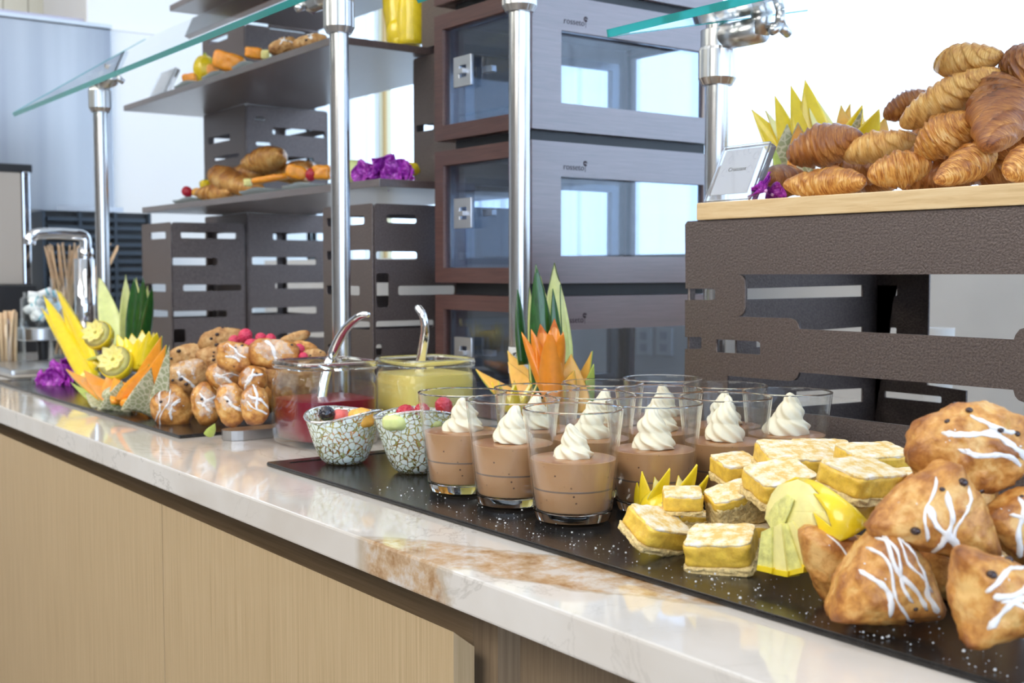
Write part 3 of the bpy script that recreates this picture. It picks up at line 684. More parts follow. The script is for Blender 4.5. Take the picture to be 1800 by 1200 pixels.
def patch(par, fn, seed, R3, size=.5, up=.4):
    rnd = random.Random(seed+7); pl = hemi(viewpole(R3, up), rnd.uniform(-.4, .4), rnd.uniform(-.4, .4)); V0, F0 = ICO[4]; so = Vector((seed, 2*seed, 0)); sel = []
    ok = [d.dot(pl)+.35*NZ.noise(d*2.6+so)+.12*NZ.noise(d*9+so) > 1-size*.55 for d in V0]; mp_ = {}; V = []
    for q in F0:
        if all(ok[i] for i in q):
            for i in q:
                if i not in mp_: mp_[i] = len(V); V.append(V0[i]*(fn(V0[i])+.0004))
            sel.append(tuple(mp_[i] for i in q))
    if sel: mk('glaze_patch', V, sel, 'glaze_thin', par)
def chips(par, fn, seed, R3, n=5, size=.0035, up=.7):
    rnd = random.Random(seed+99); pl = viewpole(R3, up)
    for k in range(n):
        d = hemi(pl, rnd.uniform(-.85, .85), rnd.uniform(-.85, .85)); c = d*(fn(d)-size*.15); s_ = size*rnd.uniform(.6, 1.25)
        v, f = ICO[2]; V = [c+Vector((q.x*s_, q.y*s_*rnd.uniform(.9, 1.0), q.z*s_*.8)) for q in v]; mk('chocolate_chip', V, f, 'chip', par)
def pastry(name, label, cat, px, py, y, wpx, hpx, depth=.8, tilt=0, yaw=0, pitch=0, shape='oval', mat='scone', seed=1, gl=3, nchip=4, group=None, sub=5, gw=.0022, lump=1.0, up=.7, cross=True):
    P = ony(px, py, y); s_ = mpp(P); a, c = wpx*s_/2, hpx*s_/2; b = min(a, c)*depth if shape != 'disc' else a
    R3 = fr(yaw, tilt, pitch); so = Vector((seed*3.7, seed*1.3, seed*.7)); k = max(a, c)
    if shape == 'tri':
        rot = math.radians((seed*37) % 120)
        def fn(d):
            th = math.atan2(d.z*a/c, d.x); r = 0
            q = min(1.75, 1/max(.3, max(math.cos(th-rot-i*2.0944) for i in range(3)))); q = .66*q**.78+.10
            e = ((abs(math.hypot(d.x/a, d.z/c))/q)**2.4+abs(d.y/b)**2.4)**(-1/2.4)
            return e*(1+lump*(.085*NZ.noise(d*2.3+so)+.04*NZ.noise(d*6+so)+.022*NZ.noise(d*15+so)+.010*NZ.noise(d*34+so)))
    else:
        p = {'oval': 2.2, 'disc': 2.4, 'block': 3.2}[shape]; e0 = ell(a, b, c, p)
        fn = lambda d: e0(d)*(1+lump*(.10*NZ.noise(d*2.6+so)+.055*NZ.noise(d*7+so)+.024*NZ.noise(d*17+so)+.010*NZ.noise(d*36+so)))
    nmax = max(fn(d) for d in ICO[3][0])
    def tone(d):
        r = fn(d)/nmax; wz = (R3 @ d).z
        return clamp(.30+1.1*max(0, r-.72)+.42*NZ.noise(d*2+so)+.15*NZ.noise(d*8+so)+.25*max(0, -wz-.2))
    V, f, t = blob_vf(fn, sub, tone)
    o = empty(name, label=label, cat=cat, group=group, M=TM(P, R3)); mk('crumb', V, f, mat, o, attr=t)
    if gl: glaze(o, fn, seed, R3, gl, gw, up=up, cross=cross)
    if gl and name == 'mini_scone': patch(o, fn, seed, R3, .8 if seed in (33, 40, 37) else .38)
    if nchip: chips(o, fn, seed, R3, nchip, max(.0022, (.10 if mat == 'cookie' else .075)*k), up)
    return o
def croissant(label, A, B, thick, mat='croissant', seed=1, bend=.12, n=84, m_=44, steps=4.0, twist=0.5, name='croissant'):
    """A,B = (px,py,y) end points, thick in px at the middle"""
    a = ony(*A); b = ony(*B); P = (a+b)/2; L = (b-a).length; X = (b-a).normalized(); r0 = thick*mpp(P)/2
    Z = Vector((0, 0, 1)); Y = Z.cross(X).normalized(); Z = X.cross(Y); so = Vector((seed*1.7, seed*.9, seed*2.1)); v = []; f = []; t = []
    rnd = random.Random(seed); sgn = rnd.choice((-1, 1))
    for j in range(n):
        u = -1+2*j/(n-1); au = abs(u)
        prof = (1-au**5)**.5*(.50+.50*(1-au)**.75) if au < 1 else 0
        prof = max(prof, .015)
        for i in range(m_):
            q = 2*math.pi*i/m_
            ph = (au*steps+1.1*math.sin(q+seed)*(.4+au)+.35*NZ.noise(Vector((u*2, math.cos(q), math.sin(q)))+so)); fr_ = ph-math.floor(ph)
            saw = (1-fr_)**1.6 if fr_ > .06 else fr_/.06
            r = r0*prof*(.93+.22*saw*(1-.5*au)+.09*NZ.noise(Vector((u*1.5, math.cos(q)*.8, math.sin(q)*.8))+so)+.02*NZ.noise(Vector((u*14, math.cos(q)*2, math.sin(q)*2))+so))
            x = u*L/2+sgn*.10*r0*math.sin(q)*0; cy = bend*L*sgn*(u*u-.35); flat = .86
            v.append((x, cy+r*math.cos(q), r*math.sin(q)*flat))
            t.append(clamp(.30+.38*saw*(.4+.6*max(0, math.sin(q)))+.28*NZ.noise(Vector((u*3, math.cos(q)*1.5, math.sin(q)*1.5))+so)-.35*max(0, .22-fr_)+.10*math.sin(q)+(.15 if au > .93 else 0)))
    for j in range(n-1):
        for i in range(m_): f.append((j*m_+i, j*m_+(i+1) % m_, (j+1)*m_+(i+1) % m_, (j+1)*m_+i))
    f.append(tuple(range(m_))[::-1]); f.append(tuple((n-1)*m_+i for i in range(m_)))
    M_ = Matrix((X, Y, Z)).transposed().to_4x4(); M_.translation = P
    o = mk(name, v, f, mat, None, attr=t); o.matrix_world = M_
    return tag(o, label, 'croissant')
def leaf_vf(L, W, th, curl=.0, flare=.0, taper=1.6, n=14, m_=7, cup=.5, base=1.0, jag=0, seed=0, arcR=None):
    """pointed wedge standing on origin along +Z; outer side = +Y.  returns (flesh, rind) as vf"""
    outer = []; inner = []
    for j in range(n+1):
        u = j/n; w_ = W*(base+(1-base)*min(1, u*3))*(1-u**taper) if u < 1 else 0
        w_ = max(w_, W*.02); lean = flare*u+curl*u*u
        for i in range(m_+1):
            s_ = -1+2*i/m_; x = s_*w_*(1+jag*NZ.noise(Vector((u*9, s_, seed))))
            yb = lean*L-cup*W*(x/W)**2
            tt = th*(1-.75*u)*(1-.35*s_*s_)
            outer.append(Vector((x, yb, u*L))); inner.append(Vector((x*.93, yb-tt, u*L*.985)))
    def sheet(O, I):
        V = list(O)+list(I); k = len(O); F = []; c = m_+1
        for j in range(n):
            for i in range(m_):
                a = j*c+i; F.append((a, a+1, a+1+c, a+c)); F.append((k+a, k+a+c, k+a+1+c, k+a+1))
        for j in range(n):
            a = j*c; F.append((a, a+c, k+a+c, k+a)); a = j*c+m_; F.append((a, k+a, k+a+c, a+c))
        for i in range(m_):
            F.append((i, k+i, k+i+1, i+1)); a = n*c+i; F.append((a, a+1, k+a+1, k+a))
        return V, F
    nr = Vector((0, 1, 0)); skin = min(.0016, th*.25)
    mid = [o_+Vector((0, -skin, 0)) for o_ in outer]
    return sheet(mid, inner), sheet(outer, mid)
def leaf(par, M_, L, W, th, flesh, rind, **k):
    fl, rn = leaf_vf(L, W, th, **k); a = mk('flesh', fl[0], fl[1], flesh, par, M=M_); b = mk('rind', rn[0], rn[1], rind, par, M=M_); return a, b
def crown(label, P, R, L, W, th, flesh, rind, n, flare=.4, curl=.2, name='carved_melon', cat='fruit', yaw=0, M=None, tip=1.6, base=1.0, cup=.5, fill=None, rnd_=0, lens=None, skip=()):
    o = empty(name, P, label, cat) if M is None else empty(name, label=label, cat=cat, M=M)
    rr = random.Random(n+int(R*1e4))
    for i in range(n):
        if i in skip: continue
        a = math.radians(yaw)+2*math.pi*i/n; Rz = Matrix.Rotation(a, 4, 'Z'); Tm = Matrix.Translation((0, R, 0)); l_ = L*(1+rnd_*rr.uniform(-1, 1))
        leaf(o, Rz @ Tm, l_, W, th, flesh, rind, flare=flare, curl=curl, taper=tip, base=base, cup=cup)
    if fill:
        v, f, t = blob_vf(lambda d: R*1.02*(1 if d.z < 0 else .8), 3); mk('core', [Vector((q.x, q.y, q.z*.7+R*.6)) for q in v], f, fill, o)
    return o
def lemonflower(label, P, R, R3, n=8):
    """lemon cut as a flower, facing local +Z"""
    o = empty('lemon_flower', label=label, cat='lemon', M=TM(P, R3))
    v, f = lathe_vf([(R*.25, -R*1.15), (R*.65, -R*.95), (R*.93, -R*.5), (R, -.1*R), (R*.97, .12*R)], 32); mk('peel', v, f, 'yellow_skin', o)
    v, f = lathe_vf([(R*.93, .13*R), (R*.5, .18*R), (R*.1, .2*R)], 32); mk('pith', v, f, 'lemon_flesh', o)
    for i in range(n):
        a = 2*math.pi*i/n; M_ = Matrix.Rotation(a, 4, 'Z') @ Matrix.Translation((0, R*.18, .16*R)) @ Matrix.Rotation(math.radians(-62), 4, 'X')
        fl, rn = leaf_vf(R*.86, R*.34, R*.2, curl=-.15, taper=2.6, base=.35, cup=.5, n=8, m_=5); mk('segment', *join_vf([fl, rn]), 'lemon_flesh', o, M=M_)
    return o
def petal_vf(L, W, curl, ruff, seed, th=.0006, n=9, m_=6):
    O = []
    for j in range(n+1):
        u = j/n; w_ = W*math.sin(math.pi*min(.97, .08+.9*u))**.7
        for i in range(m_+1):
            s_ = -1+2*i/m_; O.append(Vector((s_*w_, curl*L*u*u-.25*W*s_*s_+ruff*L*.1*math.sin(5*u+s_*3+seed), u*L)))
    I = [p+Vector((0, -th, 0)) for p in O]; k = len(O); F = []; c = m_+1
    for j in range(n):
        for i in range(m_):
            a = j*c+i; F.append((a, a+1, a+1+c, a+c)); F.append((k+a, k+a+c, k+a+1+c, k+a+1))
    for j in range(n): a = j*c; F.append((a, a+c, k+a+c, k+a)); a = j*c+m_; F.append((a, k+a, k+a+c, a+c))
    for i in range(m_): F.append((i, k+i, k+i+1, i+1)); a = n*c+i; F.append((a, a+1, k+a+1, k+a))
    return O+I, F
def orchid(label, P, R, R3, seed=1, group=None):
    o = empty('orchid_bloom', label=label, cat='flower', group=group, M=TM(P, R3)); rr = random.Random(seed)
    for i, (a, l_, w_) in enumerate(((0, 1, .40), (125, 1, .36), (-125, 1, .36), (68, .95, .62), (-68, .95, .62))):
        M_ = Matrix.Rotation(math.radians(a+rr.uniform(-8, 8)), 4, 'Z') @ Matrix.Rotation(math.radians(-60+rr.uniform(-12, 12)), 4, 'X')
        mk('petal', *petal_vf(R*l_, R*w_, .25, 1, seed+i), 'orchid', o, M=M_)
    M_ = Matrix.Rotation(math.radians(180), 4, 'Z') @ Matrix.Rotation(math.radians(-20), 4, 'X'); mk('lip', *petal_vf(R*.6, R*.28, .5, 2, seed+9), 'orchid', o, M=M_)
    v, f, t = blob_vf(lambda d: R*.13, 2); mk('throat', v, f, 'orchid_light', o); return o
FIB = []
for i in range(70):
    z = 1-2*(i+.5)/70; a = i*2.39996; r = math.sqrt(1-z*z); FIB.append(Vector((r*math.cos(a), r*math.sin(a), z)))
def berryme(name, hollow=True):
    v, f = ICO[4]; V = []
    for d in v:
        m_ = max(d.dot(q) for q in FIB); ang = math.acos(min(1, m_)); b = math.sqrt(max(0, 1-(ang/.26)**2)) if ang < .26 else 0
        r = (.78+.22*b); V.append(Vector((d.x*r*.92, d.y*r*.92, d.z*r*1.08+(-.35*max(0, d.z-.8) if hollow else 0))))
    me = bpy.data.meshes.new(name); me.from_pydata([tuple(p) for p in V], [], f); me.update()
    for p in me.polygons: p.use_smooth = True
    return me
BM_ = {k: berryme('berry') for k in ('raspberry', 'raspberry_light', 'blackberry')}
def berry(label, P, r, mat='raspberry', rot=(0, 0, 0), group=None, parent=None):
    nm = 'blackberry' if mat == 'blackberry' else 'raspberry'
    o = link(nm, BM_[mat], mat); o.location = P; o.scale = (r, r, r); o.rotation_euler = [math.radians(q) for q in rot]
    return tag(o, label, 'berry', group)
def slab_bar(label, P, a, b, h_, R3, seed, group=None, cr=.30):
    """lemon bar: custard body, crust base, sugared top"""
    o = empty('lemon_bar', label=label, cat='lemon bar', group=group, M=TM(P, R3)); so = Vector((seed*2.3, seed, seed*.4))
    def rough(z0, z1, gx, amp, nm, mat, fq=60, k=9, kz=3):
        bm = bmesh.new(); bmesh.ops.create_cube(bm, size=1)
        bmesh.ops.subdivide_edges(bm, edges=bm.edges[:], cuts=k, use_grid_fill=True)
        for v in bm.verts:
            e = 3.6 if amp < .002 else 3.0; x, y, z = v.co*2
            rr_ = (abs(x)**8+abs(y)**8+abs(z)**8)**(-1/8) if max(abs(x), abs(y), abs(z)) > .999 else 1
            p = Vector((x*rr_*a*gx, y*rr_*b*gx, z0+(z*rr_+1)/2*(z1-z0))); q = p*fq+so
            p += Vector((NZ.noise(q), NZ.noise(q+Vector((9, 0, 0))), .5*NZ.noise(q+Vector((0, 9, 0)))))*amp
            p += Vector((NZ.noise(p*40+so), NZ.noise(p*40-so), 0))*.0012; v.co = p
        return link(nm, bmesh_me(bm, nm), mat, o)
    hc = h_*cr; a *= 1.08; b *= 1.12
    rough(-h_/2, -h_/2+hc, 1.02, .0022, 'crust', 'bar_crust', 330, 15); rough(-h_/2+hc*.8, h_/2-.0003, .985, .0014, 'filling', 'bar_yellow', 120, 13)
    rough(h_/2-.0022, h_/2+.0006, .955, .0013, 'powdered_sugar', 'sugar_top', 190, 15); return o
def cream(label, P, w_, h_, seed, group=None, lean=0):
    v = []; f = []; n = 60; rows = 46; tiers = 2.6
    for j in range(rows+1):
        u = j/rows; env = (1-u)**.62*(1-.12*u); k = (u*tiers) % 1; R_ = w_/2*(env*(.86+.16*math.sin(math.pi*k)))
        if j == rows: R_ = w_*.004
        for i in range(n):
            q = 2*math.pi*i/n; tw = 3.2*u+seed; r = R_*(1+.10*math.cos(7*(q+tw))+.05*math.sin(2*q+u*9+seed))
            v.append((r*math.cos(q)+lean*w_*u*u, r*math.sin(q)+.10*w_*u*math.sin(u*5+seed), u*h_+.0012*math.sin(q+seed+u*16)*(1-u)))
    for j in range(rows):
        for i in range(n): f.append((j*n+i, j*n+(i+1) % n, (j+1)*n+(i+1) % n, (j+1)*n+i))
    f.append(tuple(range(n))[::-1]); o = mk('whipped_cream', v, f, 'cream'); o.location = P; return tag(o, label, 'cream', group)
def tumbler(label, P, seed, hp=.052):
    o = empty('glass_tumbler', P, label, 'glass'); H = .102; rb, rt = .0352, .0465; R_ = lambda z: rb+(rt-rb)*(z/H)**.9
    n = 56; zs_ = [.010+(H-.010)*k/10 for k in range(11)]
    prof = [(R_(z), z) for z in zs_]+[(R_(H)-.0003, H+.0007), (R_(H)-.0014, H+.0007)]+[(R_(z)-.0017, z) for z in zs_[::-1]]
    lathe('bowl_wall', prof, 'tumbler_glass', o, n, cap=False)
    lathe('rim', [(R_(H)+.0001, H-.0004), (R_(H)+.0003, H+.0006), (R_(H)-.0008, H+.0012), (R_(H)-.0019, H+.0006), (R_(H)-.0019, H-.0004)], 'solid_glass', o, n, cap=False)
    lathe('thick_base', [(rb-.004, 0), (rb-.001, .0008), (rb, .003), (R_(.0098), .0098), (rb-.004, .0088), (rb-.016, .0074), (.001, .0068)], 'solid_glass', o, n)
    z0 = .0105; pm = empty('mousse', P, label.replace('straight glass tumbler', 'spiced brown mousse inside the tumbler').replace('glass tumbler', 'brown mousse inside the tumbler'), 'dessert')
    z1 = hp*.52
    lathe('lower_layer', [(.002, z0), (R_(z0)-.003, z0), (R_(z0)-.0020, z0+.002), (R_(z1)-.0020, z1), (.002, z1)], 'mousse', pm, n)
    lathe('dark_line', [(R_(z1)-.0020, z1-.0002), (R_(z1)-.00175, z1+.0006), (R_(z1)-.0019, z1+.0014)], 'mousse_dark', pm, n)
    lathe('upper_layer', [(.002, z1+.0012), (R_(z1)-.0020, z1+.0012), (R_(hp)-.0020, hp-.0004), (R_(hp)-.0028, hp), (.002, hp)], 'mousse', pm, n)
    lathe('cocoa_skin', [(R_(hp)-.0030, hp+.0001), (R_(hp)-.0040, hp+.0004), (.002, hp+.0004)], 'mousse_top', pm, n)
    return o

# ================================================================ MOUSSE GLASSES
cols = [(-1.030, -1.022, -1.022, -1.020), (-.942, -.932, -.930, -.921), (-.848, -.838, -.834, -.832)]
rows_ = (.697, .789, .883, .974)
nm_c = ['left', 'middle', 'right']; nm_r = ['front', 'second', 'third', 'back']
crs = {(0, 0): (.044, .036, .15), (1, 0): (.041, .038, 0), (2, 0): (.038, .032, 0), (2, 3): (.050, .044, .1), (2, 2): (.042, .046, 0), (2, 1): (.044, .042, 0)}
for i in range(3):
    for j in range(4):
        P = Vector((cols[i][j], rows_[j], .0058)); lb = '%s glass of the %s row' % (nm_c[i], nm_r[j])
        hp = .058 if j else (.062, .0595, .0565)[i]
        o = tumbler('straight glass tumbler, %s' % lb, P, i*4+j, hp); o['group'] = 'mousse tumblers on the black tray'
        w_, h_, ln = crs.get((i, j), (.042, .038, 0))
        cream('white piped cream swirl in the %s' % lb, P+Vector((0, 0, hp)), w_, h_, i*3+j*1.7, 'cream swirls on the mousse', ln)
# ================================================================ SAUCE JARS
def jar(label, c, S_, H, fill, matf, lf, ladle, lrot, seed):
    o = empty('glass_jar', c, label, 'jar'); r = S_/2; q = 5.0; n = 72
    prof = [(.01, 0), (r*.86, 0), (r*.95, .003), (r*.985, .010), (r, .022), (r, H*.70), (r*.985, H*.76), (r*.93, H*.82), (r*.91, H*.86), (r*.93, H*.89), (r*.965, H*.91), (r*.97, H*.95), (r*.955, H*.99), (r*.93, H)]
    t = .0035
    inner = [(r*.93-.002, H), (r*.90-.001, H*.96), (r*.88-.001, H*.87), (r*.90, H*.82), (r-t-.003, H*.74), (r-t, H*.68), (r-t, .024), (r*.94-t, .009), (.01, .0065)]
    v, f = lathe_vf(prof+inner, n, False, q); g = mk('jar_wall', v, f, 'jar_glass', o)
    v, f = lathe_vf([(r*.965, H*.905), (r*.985, H*.93), (r*.975, H*.975), (r*.945, H), (r*.915, H*.985), (r*.905, H*.93)], n, False, q); mk('rim', v, f, 'solid_glass', o)
    s_ = empty('sauce', c, lf, 'sauce'); k = r-t-.0008
    v, f = lathe_vf([(.01, .0075), (r*.93-t, .0095), (k, .024), (k, fill-.0006), (k-.002, fill), (.005, fill)], n, True, q); mk('liquid', v, f, matf, s_).data.set_sharp_from_angle(angle=math.radians(48))
    return o
j1 = Vector((-1.452, .757, .0006)); j2 = Vector((-1.405, .888, .0006))
jar('square glass jar three fifths full of dark red sauce', j1, .122, .1135, .062, 'red_sauce', 'dark red berry sauce in the left square jar', 0, 0, 1)
jar('square glass jar nearly full of pale yellow dressing', j2, .118, .1135, .093, 'custard', 'pale yellow creamy dressing in the right square jar', 0, 0, 2)
def ladle(label, pts, rad, bowl=None):
    o = empty('ladle', pts[-1], label, 'ladle'); q = spline([Vector(p)-Vector(pts[-1]) for p in pts], 8); n = len(q)
    R_ = [rad[0]+(rad[1]-rad[0])*math.sin(math.pi*.5*min(1, i/n*1.1)) for i in range(n)]; R_[0] *= .4; R_[1] *= .8
    tube('handle', q, R_, 'chrome', o, 16, flat=.85)
    v, f, t = blob_vf(lambda d: .02, 3); mk('cup', [Vector((a.x, a.y, a.z*.7)) for a in v], f, 'chrome', o); return o
ladle('curved chrome ladle handle rising from the red sauce jar', [ony(651, 552, .80), ony(632, 556, .79), ony(606, 580, .785), ony(586, 618, .78), ony(574, 655, .77), ony(566, 700, .76), (-1.455, .757, .034)], (.0048, .0080))
ladle('chrome ladle handle standing upright in the yellow dressing jar', [ony(733, 537, .885), ony(744, 556, .885), ony(747, 585, .887), ony(742, 620, .888), ony(737, 650, .888), ony(735, 690, .888), (-1.40, .888, .034)], (.0065, .0072))
# ================================================================ CRACKLE BOWLS
def bowl(label, c, R_, H, rot, seed):
    o = empty('crackle_bowl', c, label, 'bowl'); n = 64; prof = []
    def rr(u): return R_*(.50+.50*u**.62)
    V = []; F = []; rows = 14; t = .0022
    def zrim(q): return H*(1+.07*math.sin(2*q+seed)+.05*math.sin(q+rot))
    for side in (0, 1):
        for j in range(rows+1):
            u = j/rows if side == 0 else 1-j/rows
            for i in range(n):
                q = 2*math.pi*i/n; r = rr(u)*(1+.02*math.sin(3*q+seed)*u)-(t if side else 0); z = u*zrim(q) if side == 0 else max(.0035, u*zrim(q))
                V.append((r*math.cos(q), r*math.sin(q), z))
    for j in range(2*rows+1):
        for i in range(n): F.append((j*n+i, j*n+(i+1) % n, (j+1)*n+(i+1) % n, (j+1)*n+i))
    F.append(tuple(range(n))[::-1]); F.append(tuple((2*rows+1)*n+i for i in range(n)))
    mk('mosaic_wall', V, F, 'crackle', o)
    v, f = tube_vf([(rr(1)*1.005*math.cos(2*math.pi*i/n)*(1+.02*math.sin(6*math.pi*i/n+seed)), rr(1)*1.005*math.sin(2*math.pi*i/n)*(1+.02*math.sin(6*math.pi*i/n+seed)), zrim(2*math.pi*i/n)) for i in range(n+1)], .0016, 8, ref=(0, 0, 1)); mk('rim', v, f, 'solid_glass', o)
    return o
b1 = Vector((-1.262, .683, .0058)); b2 = Vector((-1.158, .722, .0058))
bowl('white crackle glass bowl with a blackberry, at the tray corner', b1, .0455, .059, 0, 1); bowl('green tinged crackle glass bowl of raspberries and melon, left of the tumblers', b2, .049, .066, 2.2, 2.4)
def chunk(label, P, s3, mat, seed, R3=None, name='melon_chunk', sub=4, p=3.0, group=None, amp=.1):
    so = Vector((seed*3.1, seed, 1)); e = ell(*s3, p); v, f, t = blob_vf(lambda d: e(d)*(1+amp*NZ.noise(d*1.8+so)), sub)
    o = mk(name, v, f, mat); o.matrix_world = TM(P, R3 or Matrix.Rotation(seed, 3, 'Z')); return tag(o, label, 'fruit', group)
V3 = Vector
berry('blackberry at the left rim of the nearer-left crackle bowl', ony(575, 727, .672), .0105, 'blackberry', (60, 20, 0))
chunk('yellow orange melon chunk at the right of the left crackle bowl', ony(635, 735, .69), (.016, .013, .012), 'melon_pale', 3)
chunk('pink grapefruit piece behind the blackberry in the left crackle bowl', ony(598, 731, .69), (.010, .012, .008), 'grape_pink', 4)
chunk('orange melon piece low inside the left crackle bowl', b1+V3((0, .0, .020)), (.026, .026, .016), 'melon', 5)
chunk('honeydew piece low at the left inside the left crackle bowl', b1+V3((-.016, -.008, .036)), (.013, .013, .011), 'honeydew', 6)
berry('large raspberry on top in the right crackle bowl', ony(714, 728, .70), .0125, 'raspberry', (70, 10, 30))
chunk('pale green honeydew ball at the front of the right crackle bowl', ony(697, 741, .685), (.016, .013, .0095), 'honeydew', 7)
chunk('yellow melon piece low inside the right crackle bowl', b2+V3((0, 0, .022)), (.028, .028, .018), 'melon_pale', 8)
chunk('green melon piece seen through the tumbler in the right crackle bowl', ony(762, 742, .72), (.012, .010, .006), 'honeydew', 9)
berry('raspberry seen through the front left tumbler', ony(780, 713, .755), .0115, 'raspberry', (40, 50, 0))
berry('raspberry half hidden behind the tumbler rim in the right crackle bowl', ony(742, 722, .735), .0105, 'raspberry', (90, 0, 60))
# ================================================================ CENTRE CARVED FRUIT
PC = V3((-1.245, .975, .001)); PCa = ony(958, 690, .93)
def lf(label, name, px, py, tx_, ty_, y, W, th, fl, rd, spin=0, cat='fruit', par=None, dy=0.0, **k):
    """one carved leaf from base pixel to tip pixel"""
    a = ony(px, py, y); b = ony(tx_, ty_, y+dy); Zv = (b-a); L = Zv.length; Zv.normalize()
    X = RT.copy(); X = (X-Zv*X.dot(Zv)).normalized(); Yv = Zv.cross(X); R3 = Matrix((X, Yv, Zv)).transposed() @ Matrix.Rotation(math.radians(spin), 3, 'Z')
    w_ = W*mpp(a)/2
    if par is None:
        o = empty(name, label=label, cat=cat, M=TM(a, R3)); leaf(o, Matrix(), L, w_, th, fl, rd, **k); return o
    Mi = par.matrix_world.inverted() @ TM(a, R3); leaf(par, Mi, L, w_, th, fl, rd, **k); return par
cy_ = .945
cu = empty('carved_cucumber', ony(955, 700, cy_), 'tall cucumber carved into dark green pointed leaves', 'vegetable'); bpy.context.view_layer.update()
cu.matrix_world = Matrix.Translation(cu.location)
K = dict(taper=2.4, base=.9, cup=.5)
for (a_, b_, c_, d_, W_, sp, yo) in ((925, 640, 910, 508, 26, -150, .015), (940, 690, 930, 505, 30, 30, 0), (962, 700, 942, 464, 52, 180, -.022), (975, 690, 974, 462, 62, 20, .02), (988, 690, 972, 507, 30, 200, -.012), (990, 640, 984, 500, 20, 60, .01), (968, 690, 950, 485, 40, 0, .028)):
    lf('', '', a_, b_, c_, d_, cy_+yo, W_, .006, 'cucumber_flesh', 'cucumber_skin', sp, par=cu, **K)
ca = empty('carrot_flower', label='bright orange carrot carved as a lily flower', cat='vegetable', M=Matrix.Translation(ony(966, 700, cy_-.05)))
for (a_, b_, c_, d_, W_, sp, yo) in ((968, 712, 922, 588, 26, 160, 0), (968, 700, 936, 582, 30, 170, .006), (970, 690, 950, 567, 40, 0, .012), (972, 715, 966, 580, 46, 180, -.010), (972, 700, 987, 580, 34, 190, .0), (974, 680, 975, 560, 34, 0, .012)):
    lf('', '', a_, b_, c_, d_, cy_-.05+yo, W_, .003, 'carrot', 'carrot', sp, par=ca, taper=3.4, base=.45, cup=.9, curl=.12)
ct = empty('carved_cantaloupe', label='cantaloupe carved into orange points around the carrot lily', cat='fruit', M=Matrix.Translation(ony(960, 730, cy_)))
for (a_, b_, c_, d_, W_, sp, yo) in ((900, 710, 836, 650, 44, 10, -.02), (935, 700, 892, 617, 54, 10, .03), (935, 705, 893, 637, 50, -10, .01), (1000, 725, 1004, 622, 84, 0, -.02), (1020, 715, 1012, 640, 56, 10, .02), (1015, 720, 1042, 617, 44, -55, .02), (1028, 725, 1044, 640, 36, 200, .0), (985, 725, 1010, 650, 60, -10, -.03)):
    lf('', '', a_, b_, c_, d_, cy_+yo, W_, .010, 'melon_pale', 'rind_green', sp, par=ct, taper=1.5, base=.9, cup=.3)
v, f, t = blob_vf(ell(.036, .036, .03, 2.4), 3); mk('bowl_of_rind', v, f, 'melon_pale', ct, loc=(.0, 0, .0))
lc = crown('pale lemon crown left of the carrot lily', ony(905, 722, cy_-.06), .017, .036, .0085, .007, 'lemon_flesh', 'yellow_skin', 8, .35, 0, 'carved_lemon', 'lemon', 10, fill='lemon_flesh')
# ================================================================ LEMON BARS
def bar(label, px, py, y, a, b, h_, yaw, tilt, pitch, seed, cr=.30): return slab_bar(label, ony(px, py, y), a, b, h_, fr(yaw, tilt, pitch), seed, None, cr)
bar('sugared lemon bar nearest the tray edge, propped up at a slant', 1152, 932, .668, .0215, .018, .024, 34, -12, 24, 1)
bar('small lemon bar leaning against the carved lemon crown', 1200, 880, .70, .0155, .012, .017, -6, 0, 10, 2, .22)
bar('sugared lemon bar lying flat in front of the yellow squash', 1268, 966, .672, .0245, .019, .0265, -20, 4, 12, 3)
bar('lemon bar turned on its side showing the pale crust', 1294, 888, .735, .0215, .014, .030, 14, 14, 14, 4, .88)
bar('lemon bar at the top left of the pile', 1293, 826, .78, .0165, .017, .021, 18, 4, 10, 5)
bar('sugared lemon bar above the squash, left of centre', 1369, 850, .745, .0235, .019, .023, 20, 8, 16, 6)
bar('long lemon bar along the back of the pile', 1400, 812, .80, .031, .022, .023, 4, -3, 12, 7)
bar('sugared lemon bar at the right top of the pile, before the scones', 1514, 845, .745, .027, .020, .023, 34, -2, 12, 8)
bar('lemon bar at the back right, half hidden behind the sugared one', 1535, 810, .82, .025, .02, .020, 16, 0, 8, 9)
bar('lemon bar at the back of the pile behind the long one', 1445, 798, .86, .024, .02, .018, -6, 0, 6, 10)
bar('lemon bar buried under the right sugared bar', 1517, 895, .755, .020, .016, .019, 20, 0, 0, 11)
bar('lemon bar buried behind the front flat one', 1300, 938, .735, .024, .015, .017, 10, 0, 0, 12, .5)
bar('lemon bar buried behind the squash', 1400, 900, .79, .03, .018, .024, 5, 0, 0, 13)
bar('crusty lemon bar deep in the pile at the left', 1215, 918, .745, .018, .012, .017, -14, 0, 0, 14, .8)
bar('pale lemon bar wedged between pile and scones', 1590, 848, .79, .017, .015, .018, -12, 6, 0, 15, .6)
bar('lemon bar deep in the centre of the pile', 1340, 880, .82, .03, .02, .026, 4, 0, 0, 16)
bar('lemon bar deep under the right end of the pile', 1470, 885, .83, .03, .02, .026, 4, 0, 0, 17)
